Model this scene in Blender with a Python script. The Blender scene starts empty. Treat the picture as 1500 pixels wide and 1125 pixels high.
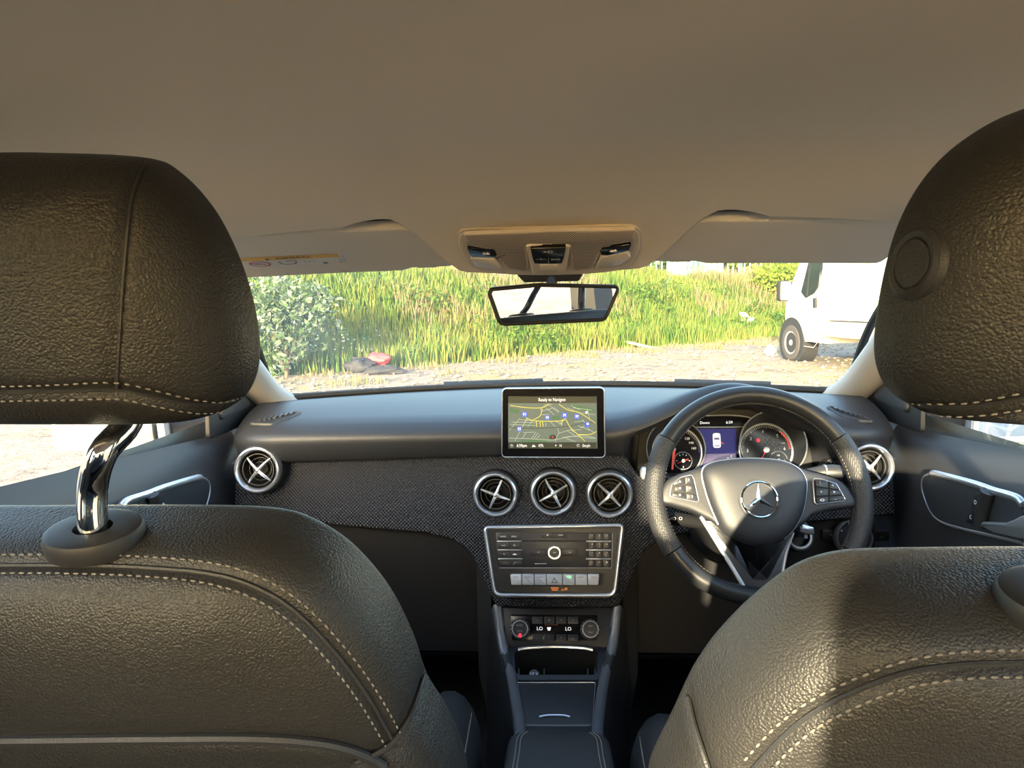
import bpy, math, random
import numpy as np
from mathutils import Vector, Matrix
from mathutils.bvhtree import BVHTree
from mathutils.kdtree import KDTree
from mathutils.geometry import delaunay_2d_cdt

PI = math.pi
SC = bpy.context.scene
COL = SC.collection
random.seed(7)
RNG = np.random.default_rng(7)

# ------------------------------------------------------------------ camera
FPX = 1040.0                                    # focal length in photo pixels (1500 x 1125)
CAM = Vector((0, 0, 1.2))
YAW, PITCH, ROLL = 0.05956, 0.11609, -0.02
ROT = Matrix.Rotation(YAW, 3, 'Z') @ Matrix.Rotation(PI / 2 - PITCH, 3, 'X') @ Matrix.Rotation(ROLL, 3, 'Z')
cd = bpy.data.cameras.new('camera')
cd.sensor_fit = 'HORIZONTAL'
cd.sensor_width = 36
cd.lens = 36 * FPX / 1500
cd.clip_start = 0.01
cd.clip_end = 500
co = bpy.data.objects.new('camera', cd)
COL.objects.link(co)
co.matrix_world = Matrix.Translation(CAM) @ ROT.to_4x4()
SC.camera = co

# ------------------------------------------------------------------ light
SUN_AZ, SUN_EL = 16.0, 10.5                      # direction the light travels: right of forward, downwards
SC.view_settings.view_transform = 'Standard'
SC.view_settings.look = 'None'
SC.view_settings.gamma = 1
SC.view_settings.use_curve_mapping = False
SC.view_settings.exposure = 1.42
wd = bpy.data.worlds.new('sky')
SC.world = wd
wd.use_nodes = True
wn = wd.node_tree
sky = wn.nodes.new('ShaderNodeTexSky')
sky.sky_type = 'NISHITA'
sky.sun_disc = False
sky.sun_elevation = math.radians(SUN_EL)
sky.sun_rotation = math.radians(180 + SUN_AZ)
sky.air_density = 1.0
sky.dust_density = 3.0
bg = wn.nodes['Background']
bg.inputs['Strength'].default_value = 0.8
wn.links.new(sky.outputs[0], bg.inputs[0])
sd = bpy.data.lights.new('sun_offscreen', 'SUN')
sd.energy = 11.0
sd.color = (1.0, 0.80, 0.52)
sd.angle = math.radians(0.6)
so = bpy.data.objects.new('sun_offscreen', sd)
COL.objects.link(so)
az, el = math.radians(SUN_AZ), math.radians(SUN_EL)
SUND = Vector((math.sin(az) * math.cos(el), math.cos(az) * math.cos(el), -math.sin(el)))
so.rotation_euler = SUND.to_track_quat('-Z', 'Y').to_euler()
so.location = (0, 0, 20)
SC.cycles.max_bounces = 10
SC.cycles.diffuse_bounces = 8
SC.cycles.transparent_max_bounces = 16


# ------------------------------------------------------------------ helpers
def ray(px, py):
    return ROT @ Vector(((px - 750) / FPX, (562.5 - py) / FPX, -1))


def W(px, py, y):
    d = ray(px, py)
    return CAM + d * (y / d.y)


def WX(px, py, x):
    d = ray(px, py)
    return CAM + d * (x / d.x)


def WZ(px, py, z):
    d = ray(px, py)
    return CAM + d * ((z - CAM.z) / d.z)


class Frame:
    def __init__(s, o, X, Y, Z):
        s.o, s.X, s.Y, s.Z = Vector(o), Vector(X).normalized(), Vector(Y).normalized(), Vector(Z).normalized()

    def __call__(s, x, y, z=0.0):
        return s.o + s.X * x + s.Y * y + s.Z * z

    def p(s, px, py, z=0.0):
        d = ray(px, py)
        o = s.o + s.Z * z
        t = (o - CAM).dot(s.Z) / d.dot(s.Z)
        q = CAM + d * t - s.o
        return (q.dot(s.X), q.dot(s.Y))

    def pl(s, pts, z=0.0):
        return [s.p(a, b, z) for a, b in pts]


def FR(px, py, y, tilt=0.0, yaw=0.0):
    t, w = math.radians(tilt), math.radians(yaw)
    Z = Vector((math.sin(w) * math.cos(t), -math.cos(w) * math.cos(t), math.sin(t)))
    X = Vector((math.cos(w), math.sin(w), 0))
    return Frame(W(px, py, y), X, Z.cross(X), Z)


def FN(o, Z, up=(0, 0, 1)):
    Z = Vector(Z).normalized()
    X = Vector(up).cross(Z)
    if X.length < 1e-4:
        X = Vector((1, 0, 0))
    X.normalize()
    return Frame(o, X, Z.cross(X), Z)


def smooth(pts, n=8, closed=False):
    """Catmull-Rom through 2D/3D points"""
    P = [Vector(p) for p in pts]
    m = len(P)
    out = []
    segs = m if closed else m - 1
    for i in range(segs):
        p1, p2 = P[i % m], P[(i + 1) % m]
        p0 = P[(i - 1) % m] if (closed or i > 0) else p1 * 2 - p2
        p3 = P[(i + 2) % m] if (closed or i + 2 < m) else p2 * 2 - p1
        for k in range(n):
            t = k / n
            out.append(0.5 * ((2 * p1) + (p2 - p0) * t + (2 * p0 - 5 * p1 + 4 * p2 - p3) * t * t + (3 * p1 - p0 - 3 * p2 + p3) * t ** 3))
    if not closed:
        out.append(P[-1])
    return out


def resample(pts, n, closed=False):
    P = [Vector(p) for p in pts]
    if closed:
        P = P + [P[0]]
    L = [0]
    for a, b in zip(P, P[1:]):
        L.append(L[-1] + (b - a).length)
    out = []
    k = 0
    cnt = n if closed else n - 1
    for i in range(n):
        s = L[-1] * i / cnt
        while k < len(L) - 2 and L[k + 1] < s:
            k += 1
        d = L[k + 1] - L[k]
        t = (s - L[k]) / d if d > 0 else 0
        out.append(P[k].lerp(P[k + 1], min(1, t)))
    return out


def area2(p):
    return sum(p[i][0] * p[(i + 1) % len(p)][1] - p[(i + 1) % len(p)][0] * p[i][1] for i in range(len(p)))


def ccw(p):
    p = [tuple(q) for q in p]
    return p if area2(p) > 0 else p[::-1]


def fillet(pts, r, n=5):
    pts = [Vector(q[:2]) for q in pts]
    rs = r if isinstance(r, (list, tuple)) else [r] * len(pts)
    out = []
    m = len(pts)
    for i in range(m):
        a, b, c = pts[i - 1], pts[i], pts[(i + 1) % m]
        u, v = (a - b), (c - b)
        lu, lv = u.length, v.length
        u, v = u / lu, v / lv
        ang = math.acos(max(-1, min(1, u.dot(v))))
        d = min(rs[i] / max(1e-6, math.tan(ang / 2)), lu * .49, lv * .49)
        s, e = b + u * d, b + v * d
        for k in range(n + 1):
            t = k / n
            out.append(tuple(s * (1 - t) ** 2 + b * 2 * t * (1 - t) + e * t * t))
    return out


def inset(poly, d):
    """offset a ccw polygon inwards by d"""
    P = [Vector(q[:2]) for q in poly]
    m = len(P)
    out = []
    for i in range(m):
        a, b, c = P[i - 1], P[i], P[(i + 1) % m]
        e1, e2 = (b - a), (c - b)
        if e1.length < 1e-9 or e2.length < 1e-9:
            e1 = e1 if e1.length > 1e-9 else e2
            e2 = e2 if e2.length > 1e-9 else e1
        e1, e2 = e1.normalized(), e2.normalized()
        n1, n2 = Vector((-e1.y, e1.x)), Vector((-e2.y, e2.x))
        k = n1 + n2
        k = k.normalized() if k.length > 1e-6 else n1
        out.append(tuple(b + k * (d / max(.35, k.dot(n1)))))
    return out


def rrect(x0, x1, y0, y1, r, n=5):
    return fillet([(x0, y0), (x1, y0), (x1, y1), (x0, y1)], r, n)


def circ(x, y, r, n=32, ry=None):
    return [(x + r * math.cos(2 * PI * i / n), y + (ry or r) * math.sin(2 * PI * i / n)) for i in range(n)]


TXT = {}


def textmesh(s):
    if s not in TXT:
        cu = bpy.data.curves.new('t', 'FONT')
        cu.body = s
        cu.size = 1
        cu.resolution_u = 3
        cu.align_x = 'CENTER'
        cu.align_y = 'CENTER'
        o = bpy.data.objects.new('t', cu)
        m = o.to_mesh()
        TXT[s] = ([v.co.copy() for v in m.vertices], [list(p.vertices) for p in m.polygons])
        o.to_mesh_clear()
        bpy.data.objects.remove(o)
        bpy.data.curves.remove(cu)
    return TXT[s]


class MB:
    def __init__(s):
        s.v, s.f = [], []

    def add(s, v, f):
        b = len(s.v)
        s.v += [Vector(q) for q in v]
        s.f += [[b + i for i in q] for q in f]
        return s

    def grid(s, rows, cu=False, cv=False, cap=False):
        n, m = len(rows), len(rows[0])
        v = [p for r in rows for p in r]
        f = []
        for i in range(n if cv else n - 1):
            for j in range(m if cu else m - 1):
                a, b = i, (i + 1) % n
                c, d = j, (j + 1) % m
                f.append([a * m + c, a * m + d, b * m + d, b * m + c])
        if cap:
            f.append(list(range(m))[::-1])
            f.append([(n - 1) * m + j for j in range(m)])
        return s.add(v, f)

    def tube(s, path, r, n=10, closed=False, up=None, flat=1.0):
        P = [Vector(p) for p in path]
        m = len(P)
        rs = r if isinstance(r, (list, tuple)) else [r] * m
        rows = []
        prev = Vector(up) if up else None
        for i in range(m):
            if closed:
                t = P[(i + 1) % m] - P[i - 1]
            else:
                t = P[min(i + 1, m - 1)] - P[max(i - 1, 0)]
            t.normalize()
            if prev is None:
                prev = Vector((0, 0, 1)) if abs(t.z) < .9 else Vector((1, 0, 0))
            ref = Vector(up) if up else prev
            a = t.cross(ref)
            if a.length < 1e-5:
                a = t.orthogonal()
            a.normalize()
            b = a.cross(t)
            prev = b
            rows.append([P[i] + a * (rs[i] * math.cos(2 * PI * k / n)) + b * (rs[i] * flat * math.sin(2 * PI * k / n)) for k in range(n)])
        return s.grid(rows, cu=True, cv=closed, cap=not closed)

    def lathe(s, F, prof, n=32, cx=0, cy=0, sy=1.0, a0=0, a1=2 * PI):
        full = abs(a1 - a0 - 2 * PI) < 1e-6
        k = n if full else n + 1
        rows = [[F(cx + r * math.cos(a0 + (a1 - a0) * i / n), cy + sy * r * math.sin(a0 + (a1 - a0) * i / n), z) for i in range(k)] for r, z in prof]
        return s.grid(rows, cu=full)

    def disc(s, F, x, y, z, r, n=28, ry=None):
        return s.add([F(a, b, z) for a, b in circ(x, y, r, n, ry)], [list(range(n))])

    def poly(s, F, pts, z=0.0):
        pts = ccw(pts)
        return s.add([F(a, b, z) for a, b in pts], [list(range(len(pts)))])

    def prism(s, F, pts, z0, z1, bev=0.0):
        pts = ccw(pts)
        m = len(pts)
        rows = [[F(a, b, z0) for a, b in pts]]
        if bev > 0:
            rows.append([F(a, b, z1 - bev) for a, b in pts])
            rows.append([F(a, b, z1 - bev * .3) for a, b in inset(pts, bev * .3)])
            rows.append([F(a, b, z1) for a, b in inset(pts, bev)])
        else:
            rows.append([F(a, b, z1) for a, b in pts])
        return s.grid(rows, cu=True, cap=True)

    def band(s, F, pts, w, z0, h, k=5, closed=True):
        """rounded trim band: from the outline inwards by w, bulging by h"""
        pts = ccw(pts)
        rows = []
        for i in range(k + 1):
            t = i / k
            z = z0 + h * math.sin(PI * t) ** .6 if 0 < i < k else z0 - .002
            rows.append([F(a, b, z) for a, b in inset(pts, w * t)])
        return s.grid(rows, cu=True)

    def puff(s, F, pts, c, hf, pf, hb=0.0, pb=4.0, n=14, z0=0.0):
        """closed pillow over an outline: front bulge hf (towards +Z) and back bulge hb"""
        pts = ccw(pts)
        m = len(pts)
        c = Vector(c)

        def side(h, p, sg):
            rows = []
            for i in range(n + 1):
                a = (PI / 2) * i / n
                sr = math.cos(a) ** (2 / p) if i < n else 0.0
                z = h * math.sin(a) ** (2 / p)
                rows.append([F(c.x + (q[0] - c.x) * sr, c.y + (q[1] - c.y) * sr, z0 + sg * z) for q in pts])
            return rows
        fr = side(hf, pf, 1)
        if hb > 0:
            bk = side(hb, pb, -1)
            s.grid(bk[::-1] + fr[1:], cu=True)
        else:
            s.grid(fr, cu=True)
        return s

    def box(s, c, d, F=None, bev=0.0):
        F = F or Frame((0, 0, 0), (1, 0, 0), (0, 1, 0), (0, 0, 1))
        x, y, z = c
        a, b, e = d[0] / 2, d[1] / 2, d[2] / 2
        pts = [(x - a, y - b), (x + a, y - b), (x + a, y + b), (x - a, y + b)]
        return s.prism(F, pts, z - e, z + e, bev)

    def text(s, F, t, x, y, size, z=0.0006, sx=1.0):
        v, f = textmesh(t)
        return s.add([F(x + q.x * size * sx, y + q.y * size, z) for q in v], f)

    def ribbon(s, F, pts, w, z):
        P = [Vector(q[:2]) for q in pts]
        rows = []
        for i, q in enumerate(P):
            t = P[min(i + 1, len(P) - 1)] - P[max(i - 1, 0)]
            t.normalize()
            n = Vector((-t.y, t.x)) * w / 2
            rows.append([F(*(q + n), z), F(*(q - n), z)])
        return s.grid(rows)

    def stitches(s, path, normals, off, ln=.0042, gap=.0022, w=.0007, h=.0006, lift=.0004):
        """thread stitches beside a seam that runs along path"""
        d = 0
        i = 0
        L = [0]
        for a, b in zip(path, path[1:]):
            L.append(L[-1] + (b - a).length)
        pos = 0
        while pos + ln < L[-1]:
            while i < len(L) - 2 and L[i + 1] < pos + ln / 2:
                i += 1
            t = (path[i + 1] - path[i])
            if t.length < 1e-7:
                pos += ln + gap
                continue
            u = (pos + ln / 2 - L[i]) / t.length
            n = normals[i]
            t.normalize()
            sd_ = t.cross(n).normalized()
            c = path[i] + t * (u * (path[i + 1] - path[i]).length) + sd_ * off + n * lift
            e = t * ln / 2
            s.add([c - e, c - e * .5 + sd_ * w, c - e * .5 + n * h, c - e * .5 - sd_ * w,
                   c + e * .5 + sd_ * w, c + e * .5 + n * h, c + e * .5 - sd_ * w, c + e],
                  [[0, 2, 1], [0, 3, 2], [1, 2, 5, 4], [2, 3, 6, 5], [4, 5, 7], [5, 6, 7]])
            pos += ln + gap
        return s


ORG = {}


def obj(name, mb, mat, parent=None, origin=None, ang=40, smooth_=True):
    me = bpy.data.meshes.new(name)
    if parent is not None:
        o0 = ORG[parent.name]
    elif origin is not None:
        o0 = Vector(origin)
    else:
        xs = [v.x for v in mb.v]; ys = [v.y for v in mb.v]; zs = [v.z for v in mb.v]
        o0 = Vector(((min(xs) + max(xs)) / 2, (min(ys) + max(ys)) / 2, min(zs)))
    me.from_pydata([v - o0 for v in mb.v], [], mb.f)
    me.update()
    if smooth_:
        me.polygons.foreach_set('use_smooth', [True] * len(me.polygons))
        me.set_sharp_from_angle(angle=math.radians(ang))
    me.materials.append(M[mat] if isinstance(mat, str) else mat)
    ob = bpy.data.objects.new(name, me)
    COL.objects.link(ob)
    if parent is not None:
        ob.parent = parent
    else:
        ob.location = o0
    ORG[ob.name] = o0
    return ob


def thing(name, loc, label, cat, group=None):
    e = bpy.data.objects.new(name, None)
    e.empty_display_size = .05
    COL.objects.link(e)
    e.location = loc
    ORG[e.name] = Vector(loc)
    return tag(e, label, cat, group)


def tag(o, label=None, cat=None, group=None, kind=None):
    if label: o['label'] = label
    if cat: o['category'] = cat
    if group: o['group'] = group
    if kind: o['kind'] = kind
    return o


# ------------------------------------------------------------------ materials
M = {}


def mat(name, col, rough=.5, metal=0.0, spec=.5, bump=None, emit=None, var=None, coat=0.0, sheen=0.0):
    m = bpy.data.materials.new(name)
    m.use_nodes = True
    nt = m.node_tree
    b = nt.nodes['Principled BSDF']
    b.inputs['Base Color'].default_value = (*col, 1)
    b.inputs['Roughness'].default_value = rough
    b.inputs['Metallic'].default_value = metal
    b.inputs['Specular IOR Level'].default_value = spec
    b.inputs['Coat Weight'].default_value = coat
    b.inputs['Sheen Weight'].default_value = sheen
    if emit:
        b.inputs['Emission Color'].default_value = (*emit[:3], 1)
        b.inputs['Emission Strength'].default_value = emit[3]
    tc = nt.nodes.new('ShaderNodeTexCoord')
    if var:      # (scale, colour2)
        n = nt.nodes.new('ShaderNodeTexNoise')
        n.inputs['Scale'].default_value = var[0]
        n.inputs['Detail'].default_value = 4
        nt.links.new(tc.outputs['Object'], n.inputs['Vector'])
        mx = nt.nodes.new('ShaderNodeMix')
        mx.data_type = 'RGBA'
        mx.inputs[6].default_value = (*col, 1)
        mx.inputs[7].default_value = (*var[1], 1)
        cr = nt.nodes.new('ShaderNodeMapRange')
        cr.inputs[1].default_value = .35
        cr.inputs[2].default_value = .65
        nt.links.new(n.outputs['Fac'], cr.inputs[0])
        nt.links.new(cr.outputs[0], mx.inputs[0])
        nt.links.new(mx.outputs[2], b.inputs['Base Color'])
    if bump:     # (kind, scale, strength, distance)
        kind, sc, st, di = bump
        bp = nt.nodes.new('ShaderNodeBump')
        bp.inputs['Strength'].default_value = st
        bp.inputs['Distance'].default_value = di
        if kind == 'leather':
            v = nt.nodes.new('ShaderNodeTexVoronoi')
            v.inputs['Scale'].default_value = sc
            n = nt.nodes.new('ShaderNodeTexNoise')
            n.inputs['Scale'].default_value = sc * .35
            n.inputs['Detail'].default_value = 3
            mp = nt.nodes.new('ShaderNodeVectorMath')
            mp.operation = 'MULTIPLY_ADD'
            mp.inputs[1].default_value = (.0022, .0022, .0022)
            nt.links.new(tc.outputs['Object'], n.inputs['Vector'])
            nt.links.new(n.outputs['Color'], mp.inputs[0])
            nt.links.new(tc.outputs['Object'], mp.inputs[2])
            nt.links.new(mp.outputs[0], v.inputs['Vector'])
            nt.links.new(v.outputs['Distance'], bp.inputs['Height'])
            bp.invert = True
        elif kind == 'scales':
            # diamond embossed trim: product of two diagonal waves in the panel's own x / z
            sx = nt.nodes.new('ShaderNodeSeparateXYZ')
            nt.links.new(tc.outputs['Object'], sx.inputs[0])

            def mth(op, a, b_):
                q = nt.nodes.new('ShaderNodeMath')
                q.operation = op
                for i, t in enumerate((a, b_)):
                    if t is None:
                        continue
                    if isinstance(t, (int, float)):
                        q.inputs[i].default_value = t
                    else:
                        nt.links.new(t, q.inputs[i])
                return q.outputs[0]
            x, z = sx.outputs[0], sx.outputs[2]
            p1 = mth('SINE', mth('MULTIPLY', x, sc), None)
            p2 = mth('SINE', mth('MULTIPLY', z, sc), None)
            pr = mth('MULTIPLY', p1, p2)
            nt.links.new(pr, bp.inputs['Height'])
        elif kind == 'dots':
            v = nt.nodes.new('ShaderNodeTexVoronoi')
            v.inputs['Scale'].default_value = sc
            v.inputs['Randomness'].default_value = .1
            nt.links.new(tc.outputs['Object'], v.inputs['Vector'])
            nt.links.new(v.outputs['Distance'], bp.inputs['Height'])
        else:
            n = nt.nodes.new('ShaderNodeTexNoise')
            n.inputs['Scale'].default_value = sc
            n.inputs['Detail'].default_value = 5
            nt.links.new(tc.outputs['Object'], n.inputs['Vector'])
            nt.links.new(n.outputs['Fac'], bp.inputs['Height'])
        nt.links.new(bp.outputs[0], b.inputs['Normal'])
    M[name] = m
    return m


def glassmat(name, tint=(1, 1, 1), gloss=.06, dirt=False):
    m = bpy.data.materials.new(name)
    m.use_nodes = True
    nt = m.node_tree
    nt.nodes.remove(nt.nodes['Principled BSDF'])
    out = nt.nodes['Material Output']
    tr = nt.nodes.new('ShaderNodeBsdfTransparent')
    tr.inputs[0].default_value = (*tint, 1)
    gl = nt.nodes.new('ShaderNodeBsdfGlossy')
    gl.inputs['Roughness'].default_value = .02
    lw = nt.nodes.new('ShaderNodeLayerWeight')
    lw.inputs[0].default_value = .15
    ml = nt.nodes.new('ShaderNodeMath')
    ml.operation = 'MULTIPLY'
    ml.inputs[1].default_value = gloss * 4
    nt.links.new(lw.outputs['Fresnel'], ml.inputs[0])
    mx = nt.nodes.new('ShaderNodeMixShader')
    nt.links.new(ml.outputs[0], mx.inputs[0])
    nt.links.new(tr.outputs[0], mx.inputs[1])
    nt.links.new(gl.outputs[0], mx.inputs[2])
    last = mx.outputs[0]
    if dirt:
        tc = nt.nodes.new('ShaderNodeTexCoord')

        def noise(scale, vec, lo, hi, detail=3):
            mp = nt.nodes.new('ShaderNodeMapping')
            mp.inputs['Scale'].default_value = vec
            nt.links.new(tc.outputs['Object'], mp.inputs[0])
            n = nt.nodes.new('ShaderNodeTexNoise')
            n.inputs['Scale'].default_value = scale
            n.inputs['Detail'].default_value = detail
            nt.links.new(mp.outputs[0], n.inputs['Vector'])
            r = nt.nodes.new('ShaderNodeMapRange')
            r.inputs[1].default_value = lo
            r.inputs[2].default_value = hi
            nt.links.new(n.outputs['Fac'], r.inputs[0])
            return r.outputs[0]

        def math2(op, a, b_):
            q = nt.nodes.new('ShaderNodeMath')
            q.operation = op
            q.use_clamp = True
            for i, t in enumerate((a, b_)):
                if isinstance(t, (int, float)):
                    q.inputs[i].default_value = t
                else:
                    nt.links.new(t, q.inputs[i])
            return q.outputs[0]
        streak = noise(1.0, (90, 2.2, 2.2), .64, .78)
        streak = math2('MULTIPLY', streak, noise(3.0, (1, 1, 1), .45, .6))
        # dried spots
        v = nt.nodes.new('ShaderNodeTexVoronoi')
        v.inputs['Scale'].default_value = 70
        nt.links.new(tc.outputs['Object'], v.inputs['Vector'])
        sp = nt.nodes.new('ShaderNodeMapRange')
        sp.inputs[1].default_value = .17
        sp.inputs[2].default_value = .08
        nt.links.new(v.outputs['Distance'], sp.inputs[0])
        sepx = nt.nodes.new('ShaderNodeSeparateXYZ')
        nt.links.new(tc.outputs['Object'], sepx.inputs[0])
        lf = nt.nodes.new('ShaderNodeMapRange')       # more spots on the passenger side
        lf.inputs[1].default_value = -.1
        lf.inputs[2].default_value = -.5
        lf.inputs[3].default_value = 0.0
        lf.inputs[4].default_value = 1.0
        nt.links.new(sepx.outputs[0], lf.inputs[0])
        spots = math2('MULTIPLY', sp.outputs[0], math2('MULTIPLY', noise(5, (1, 1, 1), .42, .58), lf.outputs[0]))
        haze_film = math2('MULTIPLY', noise(2.5, (1, 1, 1), .25, .8), lf.outputs[0])  # thin dirt film, with the passenger side glare veil painted in
        tot = math2('ADD', math2('MULTIPLY', streak, .24), math2('MULTIPLY', spots, .75))
        tot = math2('ADD', tot, math2('ADD', math2('MULTIPLY', haze_film, .10), .03))
        df = nt.nodes.new('ShaderNodeBsdfTranslucent')
        df.inputs[0].default_value = (.8, .82, .8, 1)
        d2 = nt.nodes.new('ShaderNodeBsdfDiffuse')
        d2.inputs[0].default_value = (.8, .82, .8, 1)
        ad = nt.nodes.new('ShaderNodeMixShader')
        ad.inputs[0].default_value = .4
        nt.links.new(df.outputs[0], ad.inputs[1])
        nt.links.new(d2.outputs[0], ad.inputs[2])
        m2 = nt.nodes.new('ShaderNodeMixShader')
        nt.links.new(tot, m2.inputs[0])
        nt.links.new(last, m2.inputs[1])
        nt.links.new(ad.outputs[0], m2.inputs[2])
        last = m2.outputs[0]
    nt.links.new(last, out.inputs[0])
    M[name] = m


mat('leather', (.0205, .0200, .0200), .44, spec=.30, bump=('leather', 560, .6, .0008))
mat('leather_fine', (.024, .025, .028), .45, spec=.3, bump=('leather', 900, .35, .0006))
mat('leather_smooth', (.018, .019, .022), .38, bump=('noise', 900, .1, .0003))
mat('leather_perf', (.03, .03, .032), .42, bump=('dots', 420, .7, .0012))
mat('thread', (.17, .155, .14), .7)
mat('amberprint', (.30, .10, .03), .5)
mat('softtouch', (.022, .024, .030), .50, bump=('noise', 1500, .12, .0003))
mat('doortrim', (.030, .031, .037), .52, bump=('noise', 1300, .12, .0003))
mat('scales', (.020, .021, .027), .42, bump=('scales', 880, .7, .0020))
mat('plastic', (.012, .012, .014), .5)
mat('plastic_mid', (.03, .032, .038), .42)
mat('deep', (.012, .012, .013), .7)
mat('gloss', (.003, .003, .005), .16, spec=.3)
mat('panel', (.011, .012, .016), .38, spec=.4)
mat('glovebox', (.012, .012, .014), .5)
mat('button', (.015, .016, .021), .4)
mat('silver', (.62, .65, .72), .28, .85)
mat('silver_matt', (.55, .58, .64), .4, .7)
mat('silver_key', (.55, .57, .62), .45, .2)
mat('spokegrey', (.10, .105, .12), .32, .6)
mat('rail', (.15, .16, .185), .38, .4)
mat('chrome', (.85, .86, .88), .05, 1)
mat('mark', (.80, .80, .84), .6)
mat('markdim', (.32, .32, .36), .6)
mat('amber', (.3, .1, .02), .5, emit=(1, .26, .03, .9))
mat('greenled', (.1, .5, .1), .5, emit=(.12, 1, .15, 1.0))
mat('redled', (.4, .03, .05), .5, emit=(1, .03, .08, .3))
mat('whiteled', (.6, .6, .62), .5, emit=(.95, .95, 1, .36))
mat('screen_blue', (.005, .005, .03), .35, spec=.2, emit=(.02, .02, .15, .35))
mat('screen_mauve', (.05, .04, .08), .25, emit=(.10, .08, .16, .35))
mat('map_ground', (.05, .06, .05), .2, emit=(.22, .26, .20, .26))
mat('map_green', (.05, .08, .05), .2, emit=(.10, .19, .09, .28))
mat('map_road', (.1, .1, .08), .2, emit=(.60, .66, .45, .40))
mat('map_yellow', (.1, .1, .02), .2, emit=(.80, .66, .08, .48))
mat('map_rail', (.02, .02, .02), .3, emit=(.02, .02, .02, .5))
mat('map_bar', (.015, .02, .015), .3, emit=(.03, .04, .03, .15))
mat('map_blue', (.02, .05, .4), .3, emit=(.02, .10, .62, .42))
mat('needle', (.5, .04, .03), .4, emit=(.7, .05, .04, .12))
mat('headliner', (.68, .60, .51), .95, bump=('noise', 900, .25, .0006), sheen=.2)
mat('visor', (.70, .655, .60), .8, bump=('noise', 900, .15, .0004))
mat('console_beige', (.58, .51, .44), .7)
mat('console_lens', (.62, .58, .54), .25)
mat('pillar', (.50, .47, .44), .75)
mat('label_white', (.70, .68, .66), .5)
mat('label_yellow', (.80, .48, .08), .5)
mat('label_red', (.50, .05, .12), .5)
mat('label_ink', (.06, .07, .09), .5)
mat('mirror', (.92, .93, .93), .0, 1)
mat('door_mirror_glass', (.80, .82, .84), .02, 1)
mat('carpet', (.010, .010, .011), .95, bump=('noise', 400, .6, .003))
mat('rubber', (.012, .012, .012), .75)
mat('carpaint', (.42, .44, .47), .25, coat=.6)
mat('vanwhite', (.72, .71, .67), .35)
mat('vangrey', (.34, .31, .27), .6)
mat('vanglass', (.012, .02, .018), .06)
mat('tyre', (.045, .04, .038), .85)
mat('bag', (.78, .80, .81), .4)
mat('redcloth', (.42, .05, .06), .7)
mat('darkcloth', (.02, .02, .024), .8)
mat('card', (.36, .33, .30), .8)
mat('wood', (.36, .29, .20), .8)
mat('fencegreen', (.04, .11, .10), .6)
mat('stone', (.26, .22, .18), .9, var=(6, (.12, .10, .085)))
mat('render_wall', (.55, .51, .44), .9)
mat('roofslate', (.12, .135, .15), .8)
mat('bark', (.10, .07, .05), .9)
mat('whitepole', (.72, .72, .72), .5)
glassmat('windscreen', (.73, .77, .74), .05, True)
glassmat('sideglass', (.90, .94, .92), .05)


def leafmat(name, c1, c2, c3, sc, trans=.35):
    """foliage: colours scattered by the plant's own position, with some light through the blades"""
    m = bpy.data.materials.new(name)
    m.use_nodes = True
    nt = m.node_tree
    b = nt.nodes['Principled BSDF']
    b.inputs['Roughness'].default_value = .6
    b.inputs['Specular IOR Level'].default_value = .25
    tc = nt.nodes.new('ShaderNodeTexCoord')
    n = nt.nodes.new('ShaderNodeTexNoise')
    n.inputs['Scale'].default_value = sc
    n.inputs['Detail'].default_value = 6
    n.inputs['Roughness'].default_value = .7
    nt.links.new(tc.outputs['Object'], n.inputs['Vector'])
    at = nt.nodes.new('ShaderNodeAttribute')
    at.attribute_name = 'tint'
    ad = nt.nodes.new('ShaderNodeMath')
    ad.operation = 'MULTIPLY_ADD'
    ad.inputs[1].default_value = .35
    nt.links.new(at.outputs['Fac'], ad.inputs[0])
    nt.links.new(n.outputs['Fac'], ad.inputs[2])
    cr = nt.nodes.new('ShaderNodeValToRGB')
    e = cr.color_ramp.elements
    e[0].position = .42
    e[0].color = (*c1, 1)
    e[1].position = .88
    e[1].color = (*c3, 1)
    q = cr.color_ramp.elements.new(.64)
    q.color = (*c2, 1)
    nt.links.new(ad.outputs[0], cr.inputs[0])
    nt.links.new(cr.outputs[0], b.inputs['Base Color'])
    tl = nt.nodes.new('ShaderNodeBsdfTranslucent')
    nt.links.new(cr.outputs[0], tl.inputs[0])
    mx = nt.nodes.new('ShaderNodeMixShader')
    mx.inputs[0].default_value = trans
    nt.links.new(b.outputs[0], mx.inputs[1])
    nt.links.new(tl.outputs[0], mx.inputs[2])
    nt.links.new(mx.outputs[0], nt.nodes['Material Output'].inputs[0])
    M[name] = m


leafmat('grass', (.030, .085, .010), (.095, .165, .022), (.21, .205, .05), .45)
leafmat('seedgrass', (.17, .15, .06), (.25, .19, .11), (.28, .18, .13), .6)
leafmat('weedleaf', (.020, .065, .008), (.055, .12, .014), (.12, .17, .025), 1.2)
leafmat('drygrass', (.15, .14, .05), (.22, .18, .08), (.27, .22, .11), .8)
leafmat('shrubleaf', (.03, .07, .025), (.08, .13, .06), (.22, .26, .21), 2.0)
leafmat('treeleaf', (.02, .055, .02), (.05, .10, .04), (.12, .18, .05), 1.0)
leafmat('limeleaf', (.09, .16, .015), (.18, .25, .025), (.28, .29, .05), 1.0)


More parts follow.
